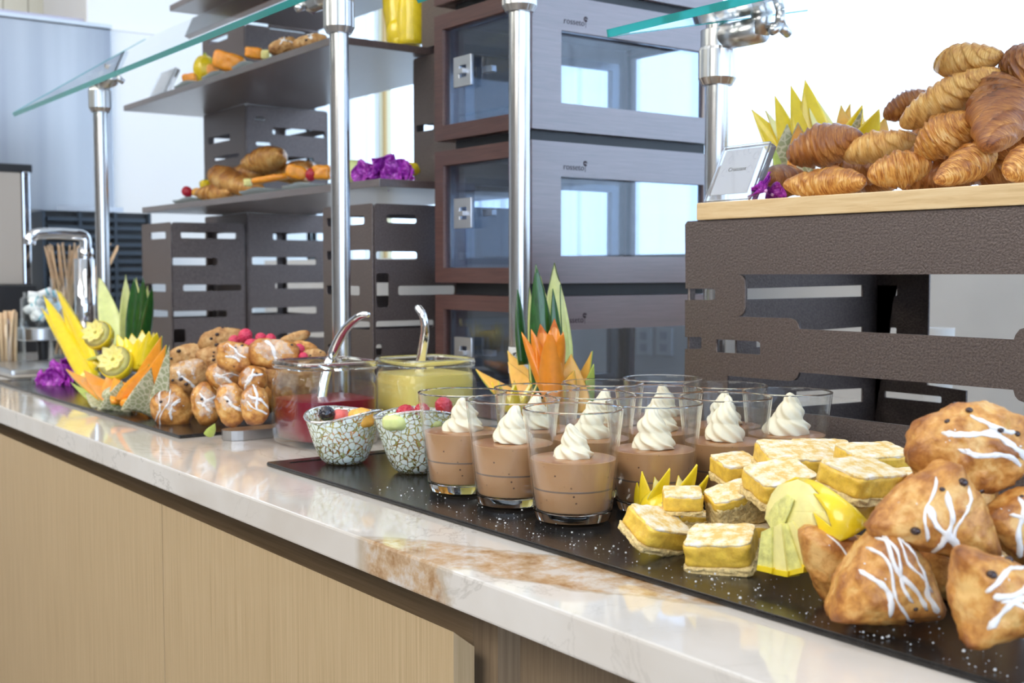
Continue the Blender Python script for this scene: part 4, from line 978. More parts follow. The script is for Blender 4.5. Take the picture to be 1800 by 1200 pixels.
# lemon crown left of pile
cl = empty('carved_lemon', label='yellow lemon crown standing behind the front lemon bar', cat='lemon', M=Matrix.Translation(ony(1170, 900, .735)))
for (a_, b_, c_, d_, W_, sp, yo) in ((1135, 898, 1128, 828, 30, 150, 0), (1152, 898, 1178, 824, 40, 200, -.01), (1165, 900, 1150, 838, 40, 10, .02), (1195, 898, 1226, 817, 44, 205, -.01), (1200, 895, 1192, 835, 36, 10, .02), (1222, 890, 1246, 836, 30, 215, .0), (1120, 890, 1119, 848, 20, 140, .01)):
    lf('', '', a_, b_, c_, d_, .735+yo, W_, .007, 'lemon_flesh', 'yellow_skin', sp, par=cl, taper=1.7, base=.85, cup=.35)
v, f, t = blob_vf(ell(.026, .022, .022), 3); mk('base_half', v, f, 'yellow_skin', cl, loc=(0, 0, .0))
# big carved yellow squash
sq = empty('carved_squash', label='large yellow squash piece carved with zigzag edge and fanned slices', cat='vegetable', M=Matrix.Translation(ony(1430, 920, .70)))
def sq3(pts, y0=.70): return [ony(a_, b_, y0+c_) for a_, b_, c_ in pts]
def slabvf(front, back):
    n = len(front); V = list(front)+list(back); F = [tuple(range(n)), tuple(range(n, 2*n))[::-1]]+[(i, n+i, n+(i+1) % n, (i+1) % n) for i in range(n)]; return V, F
def rel(o, pts): return [p-o.matrix_world.translation for p in pts]
# skin dome: ruled surface between lower jagged edge and the ridge
edge = [(1436, 960, -.030), (1464, 935, -.032), (1418, 898, -.028), (1446, 900, -.030), (1470, 915, -.031), (1462, 880, -.028), (1428, 866, -.022), (1452, 866, -.024), (1440, 850, -.016), (1400, 838, -.006)]
# shell as grid: u from left cut to right tip, v from bottom to top
def shell(par, name, mat, off, uL, uR):
    n, m_ = 26, 16; V = []; F = []
    for j in range(m_+1):
        v_ = j/m_
        for i in range(n+1):
            u = i/n; z = 0
            xl_ = 1395+12*math.sin(v_*3.0)+ (70*(1-v_))+ (uL[int(v_*(len(uL)-1))])
            top = 838+ (u**1.5)*88; bot = 1000-(u**1.25)*78
            x = xl_+(1530-xl_)*u; y_ = bot+(top-bot)*v_
            bul = math.sin(math.pi*min(1, v_*.62+.12))*(1-u**3)
            V.append(ony(x, y_, .705+off-.030*bul+.03*v_)-par.matrix_world.translation)
    c = n+1; k = len(V); V += [p+Vector((.001, .0035, -.001)) for p in V]
    for j in range(m_):
        for i in range(n): a = j*c+i; F += [(a, a+1, a+1+c, a+c), (k+a, k+a+c, k+a+1+c, k+a+1)]
    for j in range(m_): a = j*c; F.append((a, a+c, k+a+c, k+a)); a += n; F.append((a, k+a, k+a+c, a+c))
    for i in range(n): F.append((i, k+i, k+i+1, i+1)); a = m_*c+i; F.append((a, a+1, k+a+1, k+a))
    return mk(name, V, F, mat, par)
def facet(name, mat, pts, y, th, parent, dep=None):
    fpts = [ony(a_, b_, y+(dep[i] if dep else 0)) for i, (a_, b_) in enumerate(pts)]; bk = [p+Vector((0, th, -.001)) for p in fpts]
    return mk(name, *slabvf(rel(parent, fpts), rel(parent, bk)), mat, parent, smooth=False)
def domed(name, mat, pts, y0, cx, cy, rx, ry, B, th, parent):
    def to3(u, v, q):
        k = 1-((u-cx)/rx)**2-((v-cy)/ry)**2; yy = y0-B*math.sqrt(max(.0, k)) if k > 0 else y0+.01*min(1, -k)
        return tuple(ony(u, v, yy+(th if q > 0 else 0))-parent.matrix_world.translation)
    cu = bpy.data.curves.new(name, 'CURVE'); cu.dimensions = '2D'; cu.fill_mode = 'FRONT'
    sp = cu.splines.new('POLY'); dn = []
    for i in range(len(pts)):
        p, q = pts[i], pts[(i+1) % len(pts)]; m_ = max(1, int(math.hypot(p[0]-q[0], p[1]-q[1])/9)); dn += [(p[0]+(q[0]-p[0])*k/m_, p[1]+(q[1]-p[1])*k/m_) for k in range(m_)]
    sp.points.add(len(dn)-1)
    for i, p in enumerate(dn): sp.points[i].co = (p[0], p[1], 0, 1)
    sp.use_cyclic_u = True; o = bpy.data.objects.new('tmp', cu); C.objects.link(o)
    me = bpy.data.meshes.new_from_object(o.evaluated_get(bpy.context.evaluated_depsgraph_get())); bpy.data.objects.remove(o); bpy.data.curves.remove(cu)
    bm = bmesh.new(); bm.from_mesh(me); bmesh.ops.subdivide_edges(bm, edges=bm.edges[:], cuts=5, use_grid_fill=True)
    r_ = bmesh.ops.extrude_face_region(bm, geom=bm.faces[:]+bm.edges[:]+bm.verts[:])
    for g_ in r_['geom']:
        if isinstance(g_, bmesh.types.BMVert): g_.co.z = 1
    for v in bm.verts: v.co = Vector(to3(v.co.x, v.co.y, v.co.z))
    bmesh.ops.recalc_face_normals(bm, faces=bm.faces); bm.to_mesh(me); bm.free(); me.name = name
    return link(name, me, mat, parent)
domed('skin', 'yellow_skin', [(1398, 838), (1420, 840), (1445, 850), (1475, 870), (1505, 893), (1532, 921), (1500, 942), (1449, 963), (1440, 932), (1429, 899), (1462, 926), (1452, 898), (1429, 866), (1440, 868), (1425, 852), (1405, 846), (1370, 852)], .700, 1445, 935, 95, 105, .045, .004, sq)
domed('flesh', 'pale_flesh', [(1344, 912), (1348, 888), (1356, 868), (1368, 852), (1402, 842), (1424, 852), (1438, 868), (1430, 869), (1451, 898), (1461, 925), (1431, 901), (1440, 932), (1448, 961), (1425, 950), (1400, 938), (1370, 930)], .700, 1435, 925, 110, 105, .040, .010, sq)
domed('seed_core', 'squash_core', [(1345, 911), (1362, 884), (1384, 868), (1396, 878), (1388, 900), (1378, 922), (1356, 930)], .697, 1435, 925, 110, 105, .040, .004, sq)
for k, (p0, p1, p2, p3) in enumerate((((1330, 1002), (1338, 935), (1356, 926), (1356, 1008)), ((1352, 1008), (1352, 930), (1372, 920), (1384, 1014)), ((1378, 1014), (1366, 928), (1382, 920), (1412, 1006)), ((1404, 1004), (1376, 924), (1392, 916), (1436, 985)), ((1428, 988), (1384, 918), (1400, 912), (1452, 968)))):
    facet('fan_slice', 'pale_flesh' if k % 2 else 'squash_core', (p0, p1, p2, p3), .655+.002*k, .012, sq)
    facet('skin_strip', 'yellow_skin', (p0, (p0[0]+1, p0[1]-9), (p3[0]+1, p3[1]-10), p3), .6535+.002*k, .0135, sq)
# ================================================================ SCONES (right)
YSC = .70
sc = [('large glazed blueberry scone on top of the right pile', 1705, 788, .715, 225, 160, .80, 6, 5, 3, 6),
      ('triangular glazed scone in the middle of the right pile', 1648, 905, .665, 232, 175, .75, -10, 4, 3, 3),
      ('glazed scone at the front with crossed white icing lines', 1555, 1022, .640, 205, 190, .8, 12, 7, 4, 2),
      ('brown scone half hidden behind the front one, next to the squash', 1490, 995, .675, 200, 150, .7, -20, 9, 2, 1),
      ('glazed scone at the bottom right corner of the tray', 1755, 1050, .635, 215, 175, .8, -12, 2, 3, 2),
      ('dark scone at the right edge between top and bottom ones', 1790, 920, .72, 130, 150, .8, 0, 3, 2, 3)]
for k, (lb, px, py, y, w_, h_, dp, tl, sd, gl_, nc) in enumerate(sc):
    pastry('scone', lb, 'scone', px, py, y, w_, h_, dp, tl, 0, 0, 'tri' if k not in (0,) else 'oval', 'scone', sd, gl_, nc, gw=.0021, up=.35)
pastry('scone', 'scone buried under the pile at the right', 'scone', 1700, 985, .745, 200, 150, .8, 0, 0, 0, 'oval', 'scone', 14, 0, 2, sub=4)
pastry('scone', 'scone buried in shadow behind the middle one', 'scone', 1660, 900, .79, 190, 170, .8, 0, 0, 0, 'oval', 'scone', 15, 1, 2, sub=4)

# ================================================================ CROISSANTS
y = YR
CR = [('small brown croissant at the left end of the bottom row', (1345, 312, y+.06), (1412, 322, y+.14), 58, 'croissant_dark', 2),
 ('pale golden croissant lying lengthwise at the front left', (1384, 326, y+.045), (1528, 318, y+.05), 60, 'croissant', 3),
 ('rich brown croissant on top of the two left ones', (1380, 275, y+.07), (1515, 238, y+.10), 78, 'croissant_dark', 5),
 ('pale croissant second from left in the middle layer', (1476, 275, y+.09), (1612, 240, y+.12), 58, 'croissant_pale', 7),
 ('golden croissant in the centre of the bottom row', (1524, 310, y+.05), (1640, 285, y+.09), 68, 'croissant', 8),
 ('golden croissant tilted upward in the middle of the pile', (1608, 272, y+.08), (1716, 205, y+.09), 78, 'croissant', 11),
 ('long pale croissant slanting across the upper pile', (1580, 222, y+.10), (1756, 122, y+.12), 70, 'croissant_pale', 12),
 ('pale croissant at the very top of the pile', (1638, 118, y+.14), (1758, 96, y+.13), 60, 'croissant_pale', 13),
 ('dark glossy croissant standing on end at the upper right', (1752, 262, y+.06), (1752, 132, y+.14), 98, 'croissant_dark', 17),
 ('dark croissant at the top right edge of the photo', (1762, 125, y+.15), (1835, 105, y+.15), 78, 'croissant_dark', 19),
 ('golden croissant pointing forward in the bottom row right of centre', (1655, 318, y+.03), (1748, 255, y+.12), 64, 'croissant', 23),
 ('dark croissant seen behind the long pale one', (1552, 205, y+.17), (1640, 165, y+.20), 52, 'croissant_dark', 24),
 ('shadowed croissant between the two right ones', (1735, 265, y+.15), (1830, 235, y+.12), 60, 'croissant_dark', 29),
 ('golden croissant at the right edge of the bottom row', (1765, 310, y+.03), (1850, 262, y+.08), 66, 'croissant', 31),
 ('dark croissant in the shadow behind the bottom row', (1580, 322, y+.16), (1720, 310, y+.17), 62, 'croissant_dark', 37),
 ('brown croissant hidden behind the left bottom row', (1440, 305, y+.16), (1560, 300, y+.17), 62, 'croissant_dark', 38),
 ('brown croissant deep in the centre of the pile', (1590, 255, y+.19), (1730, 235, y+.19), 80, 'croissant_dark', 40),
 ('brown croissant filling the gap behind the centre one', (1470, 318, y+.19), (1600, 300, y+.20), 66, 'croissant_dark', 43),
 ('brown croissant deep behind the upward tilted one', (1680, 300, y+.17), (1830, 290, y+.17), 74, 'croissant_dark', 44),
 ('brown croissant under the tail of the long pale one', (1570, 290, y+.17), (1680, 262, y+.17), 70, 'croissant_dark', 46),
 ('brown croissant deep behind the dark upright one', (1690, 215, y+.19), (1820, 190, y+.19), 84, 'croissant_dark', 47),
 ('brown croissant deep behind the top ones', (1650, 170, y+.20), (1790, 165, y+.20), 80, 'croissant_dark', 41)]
for lb, A, B, th, mt, sd in CR: croissant(lb, A, B, th*1.13, mt, sd, bend=.10 if sd % 2 else .05)
# carved melon behind the croissants
bk = empty('carved_melon', label='spiky yellow carved melon behind the left croissants', cat='fruit', M=Matrix.Translation(ony(1420, 300, y+.20)))
for (a_, b_, c_, d_, W_, sp, yo) in ((1385, 275, 1321, 192, 34, 170, 0), (1400, 270, 1362, 168, 34, 185, -.01), (1425, 262, 1390, 150, 36, 180, 0), (1440, 262, 1415, 140, 44, 170, .01), (1455, 262, 1418, 150, 40, 20, .02), (1398, 285, 1345, 195, 30, 20, .012)):
    lf('', '', a_, b_, c_, d_, y+.20+yo, W_*1.5, .005, 'pale_flesh', 'yellow_skin', sp, par=bk, taper=1.5, base=.7, cup=.35)
for (a_, b_, c_, d_, W_, sp, yo) in ((1382, 325, 1384, 218, 34, 180, -.04), (1405, 325, 1402, 215, 38, 10, -.03), (1415, 310, 1418, 235, 30, 180, -.03)):
    lf('', '', a_, b_, c_, d_, y+.20+yo, W_*1.5, .006, 'melon', 'rind', sp, par=bk, taper=2.2, base=.8, cup=.35)
lf('green melon rind leaf between sign and croissants', 'melon_leaf', 1372, 300, 1356, 250, y+.13, 16, .004, 'honeydew', 'rind_green', 190, taper=2, base=.8, cup=.3)
b2_ = empty('carved_melon', label='second carved melon with yellow points, right of the spiky one', cat='fruit', M=Matrix.Translation(ony(1520, 270, y+.21)))
for (a_, b_, c_, d_, W_, sp, yo) in ((1485, 262, 1478, 185, 34, 10, .0), (1495, 258, 1516, 185, 40, 200, 0), (1505, 262, 1512, 188, 30, 10, .02), (1520, 262, 1546, 192, 46, 200, 0), (1540, 262, 1556, 205, 34, 10, .02), (1475, 250, 1494, 182, 26, 20, .02)):
    lf('', '', a_, b_, c_, d_, y+.21+yo, W_*1.35, .006, 'melon_pale', 'yellow_skin', sp, par=b2_, taper=1.6, base=.85, cup=.35)
lf('', '', 1490, 268, 1516, 192, y+.195, 26, .005, 'pale_flesh', 'rind', 190, par=b2_, taper=1.8, base=.9, cup=.3)
# acrylic sign
def sign(label, bl, br, tl, y0, dy, word, ws, tsz=.0075):
    a = ony(*bl, y0); b = ony(*br, y0+ws); c = ony(*tl, y0+dy)
    X = (b-a); W = X.length; X.normalize(); Z = (c-a); Z = (Z-X*Z.dot(X)); H = Z.length; Z.normalize(); N = X.cross(Z)
    o = empty('sign_holder', label=label, cat='sign', M=TM(a, Matrix((X, -N, Z)).transposed()))  # local X right, Z up, Y=-normal(front)
    box('back_block', (0, .0045, 0), (W, .013, H), 'acrylic', o, .001); box('front_plate', (0, .0, 0), (W, .0028, H), 'acrylic', o, .0006)
    box('card', (W*.07, .0031, H*.12), (W*.86, .0040, H*.93), 'paper', o)
    M_ = Matrix(((1, 0, 0, W*.47), (0, 0, -1, -.0003), (0, 1, 0, H*.56), (0, 0, 0, 1)))
    if word:
        M_.translation.y = .0029; text('lettering', word, tsz, 'ink', M_, o)
        rr_ = random.Random(3); dl = []
        for q in ((.2, .52), (.25, .75), (.52, .88), (.62, .9), (.78, .78), (.74, .55), (.36, .9)):
            cx, cz = W*q[0], H*q[1]; dl.append(tube_vf([(cx+.0035*math.cos(t_), .00295, cz+.005*math.sin(t_)) for t_ in [k*math.pi/6 for k in range(11)]], .00025, 5))
        mk('doodle_print', *join_vf(dl), 'doodle', o)
    return o
sg = sign('clear acrylic sign reading Croissant at the left end of the bamboo board', (1237, 354), (1318, 348), (1270, 258), y+.012, .035, 'Croissant', .0)
orchid('purple orchid petals between the sign and the croissants', ony(1345, 335, y+.03), .022, fr(20, 40, -30), 5)
orchid('second purple orchid bloom under the left croissant', ony(1358, 342, y+.05), .018, fr(-60, 10, -60), 8)
# ================================================================ LOWER SHELF FOOD
def plate_glass(label, P, W, D, yaw=0, name='glass_plate'):
    o = empty(name, P, label, 'plate'); o.rotation_euler = (0, 0, math.radians(yaw)); n = 48; V = []; F = []
    rows = ((0, 0.0005), (.62, .0005), (.86, .004), (1.0, .011), (1.0, .014), (.84, .0065), (.6, .003), (0, .003))
    for r, z in rows:
        for i in range(n):
            q = 2*math.pi*i/n; k = (abs(math.cos(q))**4+abs(math.sin(q))**4)**(-.25); wv = .0022*math.sin(4*q) if r > .9 else 0
            V.append((max(r, .004)*W/2*k*math.cos(q), max(r, .004)*D/2*k*math.sin(q), z+wv))
    for j in range(len(rows)-1):
        for i in range(n): F.append((j*n+i, j*n+(i+1) % n, (j+1)*n+(i+1) % n, (j+1)*n+i))
    mk('dish', V, F, 'water_glass', o); return o
ZL = ZLOW+.0004; yl = YS+.03
def onsh(px, z, yy): p = ony(px, 300, yy); return V3((p.x, yy, z))
plate_glass('small clear plate at the left end of the lower shelf', onsh(350, ZL, yl+.05), .17, .09)
plate_glass('wavy glass plate with melon slices on the lower shelf', onsh(475, ZL, yl+.045), .15, .10); plate_glass('wavy glass plate with melon and raspberry behind the guard post', onsh(552, ZL, yl+.05), .13, .10)
croissant('small croissant lying in front on the lower shelf', (352, 340, yl+.02), (414, 338, yl+.04), 42, 'croissant', 51, n=60, m_=32)
croissant('golden croissant leaning on the lower shelf', (368, 300, yl+.06), (450, 336, yl+.05), 52, 'croissant', 52, n=60, m_=32)
croissant('croissant lying across behind on the lower shelf', (400, 310, yl+.11), (470, 306, yl+.12), 48, 'croissant', 55, n=60, m_=32)
croissant('round golden croissant perched on top on the lower shelf', (432, 288, yl+.08), (504, 272, yl+.11), 52, 'croissant', 53, n=60, m_=32, steps=5)
croissant('croissant behind the orange melon slices on the lower shelf', (480, 308, yl+.14), (560, 296, yl+.14), 46, 'croissant', 54, n=60, m_=32)
berry('raspberry at the left tip of the lower shelf', ony(329, 337, yl+.02), .0135, 'raspberry', (50, 0, 0))
chunk('yellow fruit piece behind the left croissant', ony(362, 325, yl+.05), (.014, .014, .012), 'yellow_skin', 3); chunk('orange melon piece next to the raspberry', ony(350, 338, yl+.04), (.015, .014, .010), 'melon_pale', 2)
def slice_(label, px, py, yy, a, b, c, tilt, yaw=0, mat='melon', p=5): 
    o = chunk(label, ony(px, py, yy), (a, b, c), mat, px*.01, fr(yaw, tilt, 0), 'melon_slice', 4, p); return o
slice_('thin orange melon slice lying on the wavy plate', 475, 314, yl+.03, .040, .016, .0065, 9)
slice_('thick orange melon wedge on the lower shelf', 522, 303, yl+.05, .022, .016, .014, -14)
slice_('orange melon piece by the guard post on the lower shelf', 566, 303, yl+.05, .018, .016, .014, 0)
slice_('white melon piece at the left of the wavy plate', 436, 321, yl+.03, .008, .012, .008, 0, mat='pale_flesh')
berry('raspberry between two melon pieces on the lower shelf', ony(547, 307, yl+.03), .0125, 'raspberry', (0, 30, 0))
for k, (px, py, r, yw, tl) in enumerate(((645, 308, .030, 10, 20), (672, 298, .034, -20, -30), (700, 306, .032, 30, 10), (722, 306, .022, 0, 60), (655, 300, .024, 60, 100), (688, 300, .026, 10, 170))):
    orchid(['purple orchid bloom leftmost on the lower shelf', 'tallest purple orchid bloom on the lower shelf', 'magenta orchid bloom right of the tallest one', 'small orchid bloom rightmost on the lower shelf', 'half hidden orchid bloom behind the leftmost', 'half hidden orchid bloom behind the tallest'][k], ony(px, py, YS+.05+.012*k), r, fr(yw, tl, 0, Matrix((RT, UP, -FW)).transposed()), k)
chunk('pale green melon ball left of the orchids', ony(622, 302, YS+.10), (.018, .018, .022), 'honeydew', 4); chunk('yellow fruit piece behind the right orchid', ony(718, 297, YS+.14), (.022, .016, .012), 'yellow_skin', 5)
# ================================================================ MIDDLE SHELF FOOD
ZU = ZUP+.0004
sign('small acrylic sign holder at the left end of the middle shelf', (262, 171), (288, 162), (288, 126), YS+.03, .03, None, 0)
plate_glass('small glass plate at the left of the middle shelf', onsh(352, ZU, YS+.06), .13, .09); plate_glass('round glass plate with melon wedge on the middle shelf', onsh(402, ZU, YS+.06), .12, .09); plate_glass('glass plate with an orange piece beside the cookies', onsh(455, ZU, YS+.06), .10, .09)
slice_('orange melon cube at the left of the middle shelf', 334, 139, YS+.04, .016, .014, .012, 8)
o = empty('carved_squash', label='ribbed yellow squash standing on the middle shelf', cat='vegetable', M=Matrix.Translation(ony(360, 122, YS+.09)))
v, f, t = blob_vf(lambda d: ell(.026, .026, .032)(d)*(1+.06*abs(math.cos(4*math.atan2(d.y, d.x)))), 4); mk('body', v, f, 'yellow_skin', o)
mk('stem', *tube_vf([(0, 0, .029), (.003, 0, .037)], .004, 8), 'rind_green', o)
slice_('large orange melon wedge on the round plate', 402, 110, YS+.06, .034, .018, .020, -16, p=6); slice_('small orange melon cube beside the squash', 374, 124, YS+.07, .012, .012, .014, 0)
slice_('orange melon piece on the plate beside the cookies', 447, 94, YS+.06, .018, .016, .011, -6); slice_('white melon end beside the cookies', 468, 97, YS+.06, .009, .014, .009, 0, mat='pale_flesh')
pastry('cookie', 'brown cookie left of the pair on the middle shelf', 'cookie', 500, 82, YS+.05, 56, 30, 1.2, 14, 0, 0, 'oval', 'cookie', 61, 1, 3, sub=4)
pastry('cookie', 'chunky cookie next to the guard post on the middle shelf', 'cookie', 545, 74, YS+.05, 62, 26, 1.2, 12, 0, 0, 'oval', 'cookie', 62, 1, 3, sub=4)
yq = empty('carved_squash', label='tall yellow carved squash crown at the right end of the middle shelf', cat='vegetable', M=Matrix.Translation(ony(711, 60, YS+.20)))
for (a_, b_, c_, d_, W_, sp, yo) in ((700, 74, 676, -50, 46, 160, 0), (710, 76, 696, -60, 50, 180, -.02), (722, 76, 722, -55, 52, 180, -.018), (728, 74, 746, -50, 44, 200, 0), (712, 72, 712, -60, 50, 0, .03)):
    lf('', '', a_, b_, c_, d_, YS+.20+yo, W_, .007, 'pale_flesh', 'yellow_skin', sp, par=yq, taper=3.2, base=.8, cup=.5)
v, f, t = blob_vf(ell(.036, .036, .045), 3); mk('base', v, f, 'yellow_skin', yq, loc=(0, 0, 0))
# ================================================================ LEFT TRAY: carved fruit
YF = .70
cm_ = empty('carved_cantaloupe', label='cantaloupe basket carved into orange points with netted rind', cat='fruit', M=Matrix.Translation(ony(215, 690, .665)))
for (a_, b_, c_, d_, W_, sp, yo) in ((195, 710, 116, 650, 52, 10, -.005), (200, 708, 148, 652, 54, 0, .005), (205, 712, 190, 655, 60, 0, .0), (215, 714, 158, 676, 52, -10, -.015), (225, 716, 200, 664, 60, 10, -.018), (240, 716, 262, 640, 74, -25, -.01), (235, 700, 252, 650, 50, 0, .02), (255, 700, 285, 590, 60, -30, .0), (262, 704, 293, 606, 56, -40, -.012), (250, 690, 268, 622, 50, 0, .015)):
    lf('', '', a_, min(b_, 712), c_, d_, .668+yo, W_, .012, 'melon', 'rind_green', sp, par=cm_, taper=1.5, base=.95, cup=.3)
for (a_, b_, c_, d_, W_, mt_) in ((246, 722, 266, 646, 62, 'rind'), (205, 722, 214, 668, 62, 'rind'), (185, 718, 150, 690, 46, 'rind'), (175, 712, 124, 672, 26, 'rind_green'), (280, 708, 298, 606, 34, 'rind')):
    lf('', '', a_, b_, c_, d_, .638, W_, .004, mt_, mt_, 0, par=cm_, taper=1.25, base=1, cup=.3)
v, f, t = blob_vf(ell(.042, .036, .018), 4); mk('bowl_of_rind', v, f, 'rind', cm_, loc=(.01, 0, onz(215, 716).z*0+.026-cm_.location.z))
lemonflower('lemon cut as a flower, lower of the two at the left', ony(203, 636, .665), .030, fr(-10, 0, 62), 8)
lemonflower('lemon cut as a flower, upper of the two at the left', ony(172, 588, .70), .028, fr(-15, 0, 62), 8)
cl2 = empty('carved_lemon', label='bright yellow zigzag lemon crown above the cantaloupe basket', cat='lemon', M=Matrix.Translation(ony(243, 612, .72)))
for (a_, b_, c_, d_, W_, sp, yo) in ((222, 642, 206, 588, 36, 160, -.01), (232, 645, 220, 592, 36, 170, -.02), (245, 648, 242, 594, 38, 180, -.022), (256, 646, 262, 582, 36, 190, -.02), (265, 640, 276, 585, 34, 200, -.01), (240, 640, 232, 586, 36, 0, .015), (255, 640, 250, 580, 36, 0, .015), (268, 636, 270, 584, 30, 20, .01)):
    lf('', '', a_, b_, c_, d_, .72+yo, W_, .006, 'lemon_flesh', 'yellow_skin', sp, par=cl2, taper=2.2, base=.8, cup=.4)
v, f, t = blob_vf(ell(.034, .03, .026), 3); mk('base_half', v, f, 'yellow_skin', cl2, loc=(.002, 0, -.016))
ysq = empty('carved_squash', label='yellow squash carved into long pointed leaves leaning left', cat='vegetable', M=Matrix.Translation(ony(155, 640, .73)))
for (a_, b_, c_, d_, W_, sp, yo) in ((158, 660, 76, 518, 40, 180, -.01), (160, 655, 98, 508, 42, 120, 0), (165, 650, 105, 512, 40, 190, .012), (150, 650, 72, 540, 26, 170, .01), (158, 640, 118, 560, 40, 10, .02)):
    lf('', '', a_, b_, c_, d_, .73+yo, W_, .007, 'pale_flesh', 'yellow_skin', sp, par=ysq, taper=2.2, base=.9, cup=.5)
lf('pale green pointed melon leaf standing beside the guard post', 'melon_leaf', 205, 610, 174, 482, .80, 44, .006, 'honeydew', 'pale_flesh', 10, taper=1.9, base=.7, cup=.3)
cg = empty('carved_cucumber', label='dark green cucumber carved into leaves behind the lemons', cat='vegetable', M=Matrix.Translation(ony(235, 600, .79)))
for (a_, b_, c_, d_, W_, sp, yo) in ((222, 600, 221, 482, 26, 20, .01), (232, 602, 236, 488, 32, 180, -.01), (245, 602, 252, 488, 30, 190, 0), (238, 600, 240, 487, 30, 0, .02), (252, 602, 268, 505, 26, 200, -.005), (250, 600, 260, 500, 26, 20, .02)):
    lf('', '', a_, b_, c_, d_, .79+yo, W_, .005, 'cucumber_flesh', 'cucumber_skin', sp, par=cg, taper=2.2, base=.85, cup=.5)
for k, (px, py, r, yw, tl, yy) in enumerate(((112, 668, .046, 10, 20, .70), (132, 645, .048, -20, -50, .73), (90, 678, .040, 30, 95, .69), (148, 628, .036, 0, 140, .76))):
    orchid(['purple orchid bloom on the black tray, lowest of the left cluster', 'purple orchid bloom above the lowest one on the left', 'purple orchid bloom at the far left tip of the cluster', 'lilac orchid bloom highest in the left cluster'][k], ony(px, py, yy), r, fr(yw, tl, 0, Matrix((RT, UP, -FW)).transposed()), k+20)
lf('pale green melon slice under the upper lemon flower', 'melon_leaf', 130, 628, 215, 622, .745, 26, .008, 'honeydew', 'rind_green', 0, taper=3, base=.6)
plate_glass('pale blue glass plate with orange melon chunks', V3((onz(232, 718).x, .665, .006)), .085, .06)
slice_('flat orange melon chunk on the blue glass plate', 238, 707, .65, .024, .014, .008, 2, p=4); slice_('orange melon chunk leaning against the small scones', 264, 689, .66, .017, .014, .014, -14, p=4)
berry('blackberry behind the flat orange melon chunk', ony(236, 690, .685), .0105, 'blackberry', (30, 0, 0))
# ================================================================ LEFT TRAY: pastries
LP = [('glazed mini scone nearest the front in the left pile', 302, 716, .655, 70, 86, .8, 22, 31, 3, 1, 'oval', 'scone'),
 ('pale glazed scone end beside the orange melon', 252, 727, .675, 42, 40, .9, 30, 32, 3, 0, 'oval', 'scone'),
 ('slim mini scone with a wide white glaze band', 361, 711, .665, 46, 78, .9, 8, 33, 2, 1, 'oval', 'scone'),
 ('mini scone with one large chocolate chip, front row', 406, 711, .665, 52, 78, .9, 8, 34, 1, 2, 'oval', 'scone'),
 ('mini scone in the front row, next to the red sauce jar', 448, 712, .67, 48, 72, .9, 5, 35, 2, 0, 'oval', 'scone'),
 ('rough brown scone lying slanted on the left pile', 322, 664, .675, 100, 58, .8, 24, 36, 1, 3, 'oval', 'cookie'),
 ('caramel mini scone in the middle of the left pile', 393, 664, .69, 66, 44, .8, -24, 37, 1, 0, 'oval', 'scone'),
 ('glazed scone with big chips on top of the left pile', 415, 628, .69, 66, 52, .8, -10, 38, 2, 4, 'block', 'scone'),
 ('mini scone with a white icing line, right of the pile centre', 445, 668, .70, 50, 50, .8, -20, 39, 1, 1, 'oval', 'scone'),
 ('large caramel scone with a wide pale glaze patch', 482, 622, .73, 86, 52, .8, -6, 40, 1, 1, 'block', 'scone'),
 ('chocolate chip cookie standing at the back of the left pile', 392, 600, .78, 88, 50, .5, 4, 41, 0, 4, 'oval', 'cookie'),
 ('chocolate chip cookie behind the cantaloupe basket', 335, 632, .74, 82, 56, .5, 8, 42, 0, 4, 'oval', 'cookie'),
 ('chocolate chip cookie between the two other cookies', 377, 632, .73, 66, 46, .5, -8, 43, 0, 5, 'oval', 'cookie'),
 ('finger biscuit at the back right of the left pile', 518, 594, .80, 60, 20, .9, 18, 44, 0, 0, 'oval', 'cookie'),
 ('round pale biscuit under the finger biscuit', 535, 609, .79, 46, 20, .9, -12, 45, 0, 0, 'oval', 'scone'),
 ('nut cluster biscuit beside the yellow dressing jar', 552, 625, .78, 44, 24, .9, 0, 46, 0, 4, 'oval', 'cookie'),
 ('scone buried in the middle of the left pile', 400, 690, .74, 110, 70, .9, 0, 47, 0, 0, 'oval', 'scone'),
 ('scone buried at the back of the left pile', 460, 680, .79, 110, 90, .8, 0, 48, 0, 0, 'oval', 'scone'),
 ('cookie buried at the back left of the pile', 350, 680, .76, 90, 70, .6, 0, 49, 0, 0, 'oval', 'cookie'),
 ('biscuit buried behind the red sauce jar', 520, 660, .81, 110, 80, .6, 0, 50, 0, 0, 'oval', 'cookie')]
for k_, (lb, px, py, yy, w_, h_, dp, tl, sd, gl_, nc, shp, mt) in enumerate(LP):
    pastry('cookie' if 'cookie' in lb or 'biscuit' in lb else 'mini_scone', lb, 'cookie' if 'cookie' in lb or 'biscuit' in lb else 'scone', px, py, yy, w_, h_, dp, tl, 0, 0, shp, mt, sd, gl_, nc, sub=4, gw=.0020, up=.3, cross=(k_ % 2 == 0))
for k, (px, py, r, yy) in enumerate(((412, 601, 12, .745), (431, 590, 13, .75), (442, 606, 12, .735), (459, 594, 10, .76), (476, 596, 10, .77), (526, 615, 11, .77), (533, 627, 9, .76))):
    P = ony(px, py, yy); berry(['leftmost raspberry on the left pastry pile', 'highest raspberry on the left pastry pile', 'pale raspberry below the highest one', 'small raspberry, fourth from the left on the pile', 'small raspberry, fifth from the left on the pile', 'raspberry between glazed scone and biscuits', 'lowest raspberry next to the nut biscuit'][k], P, r*mpp(P)*1.05, 'raspberry_light', (k*40, 30, k*70))
lf('green melon rind tip under the slim mini scone', 'melon_leaf', 366, 768, 378, 745, .625, 18, .004, 'honeydew', 'rind_green', 180, taper=2, base=1)
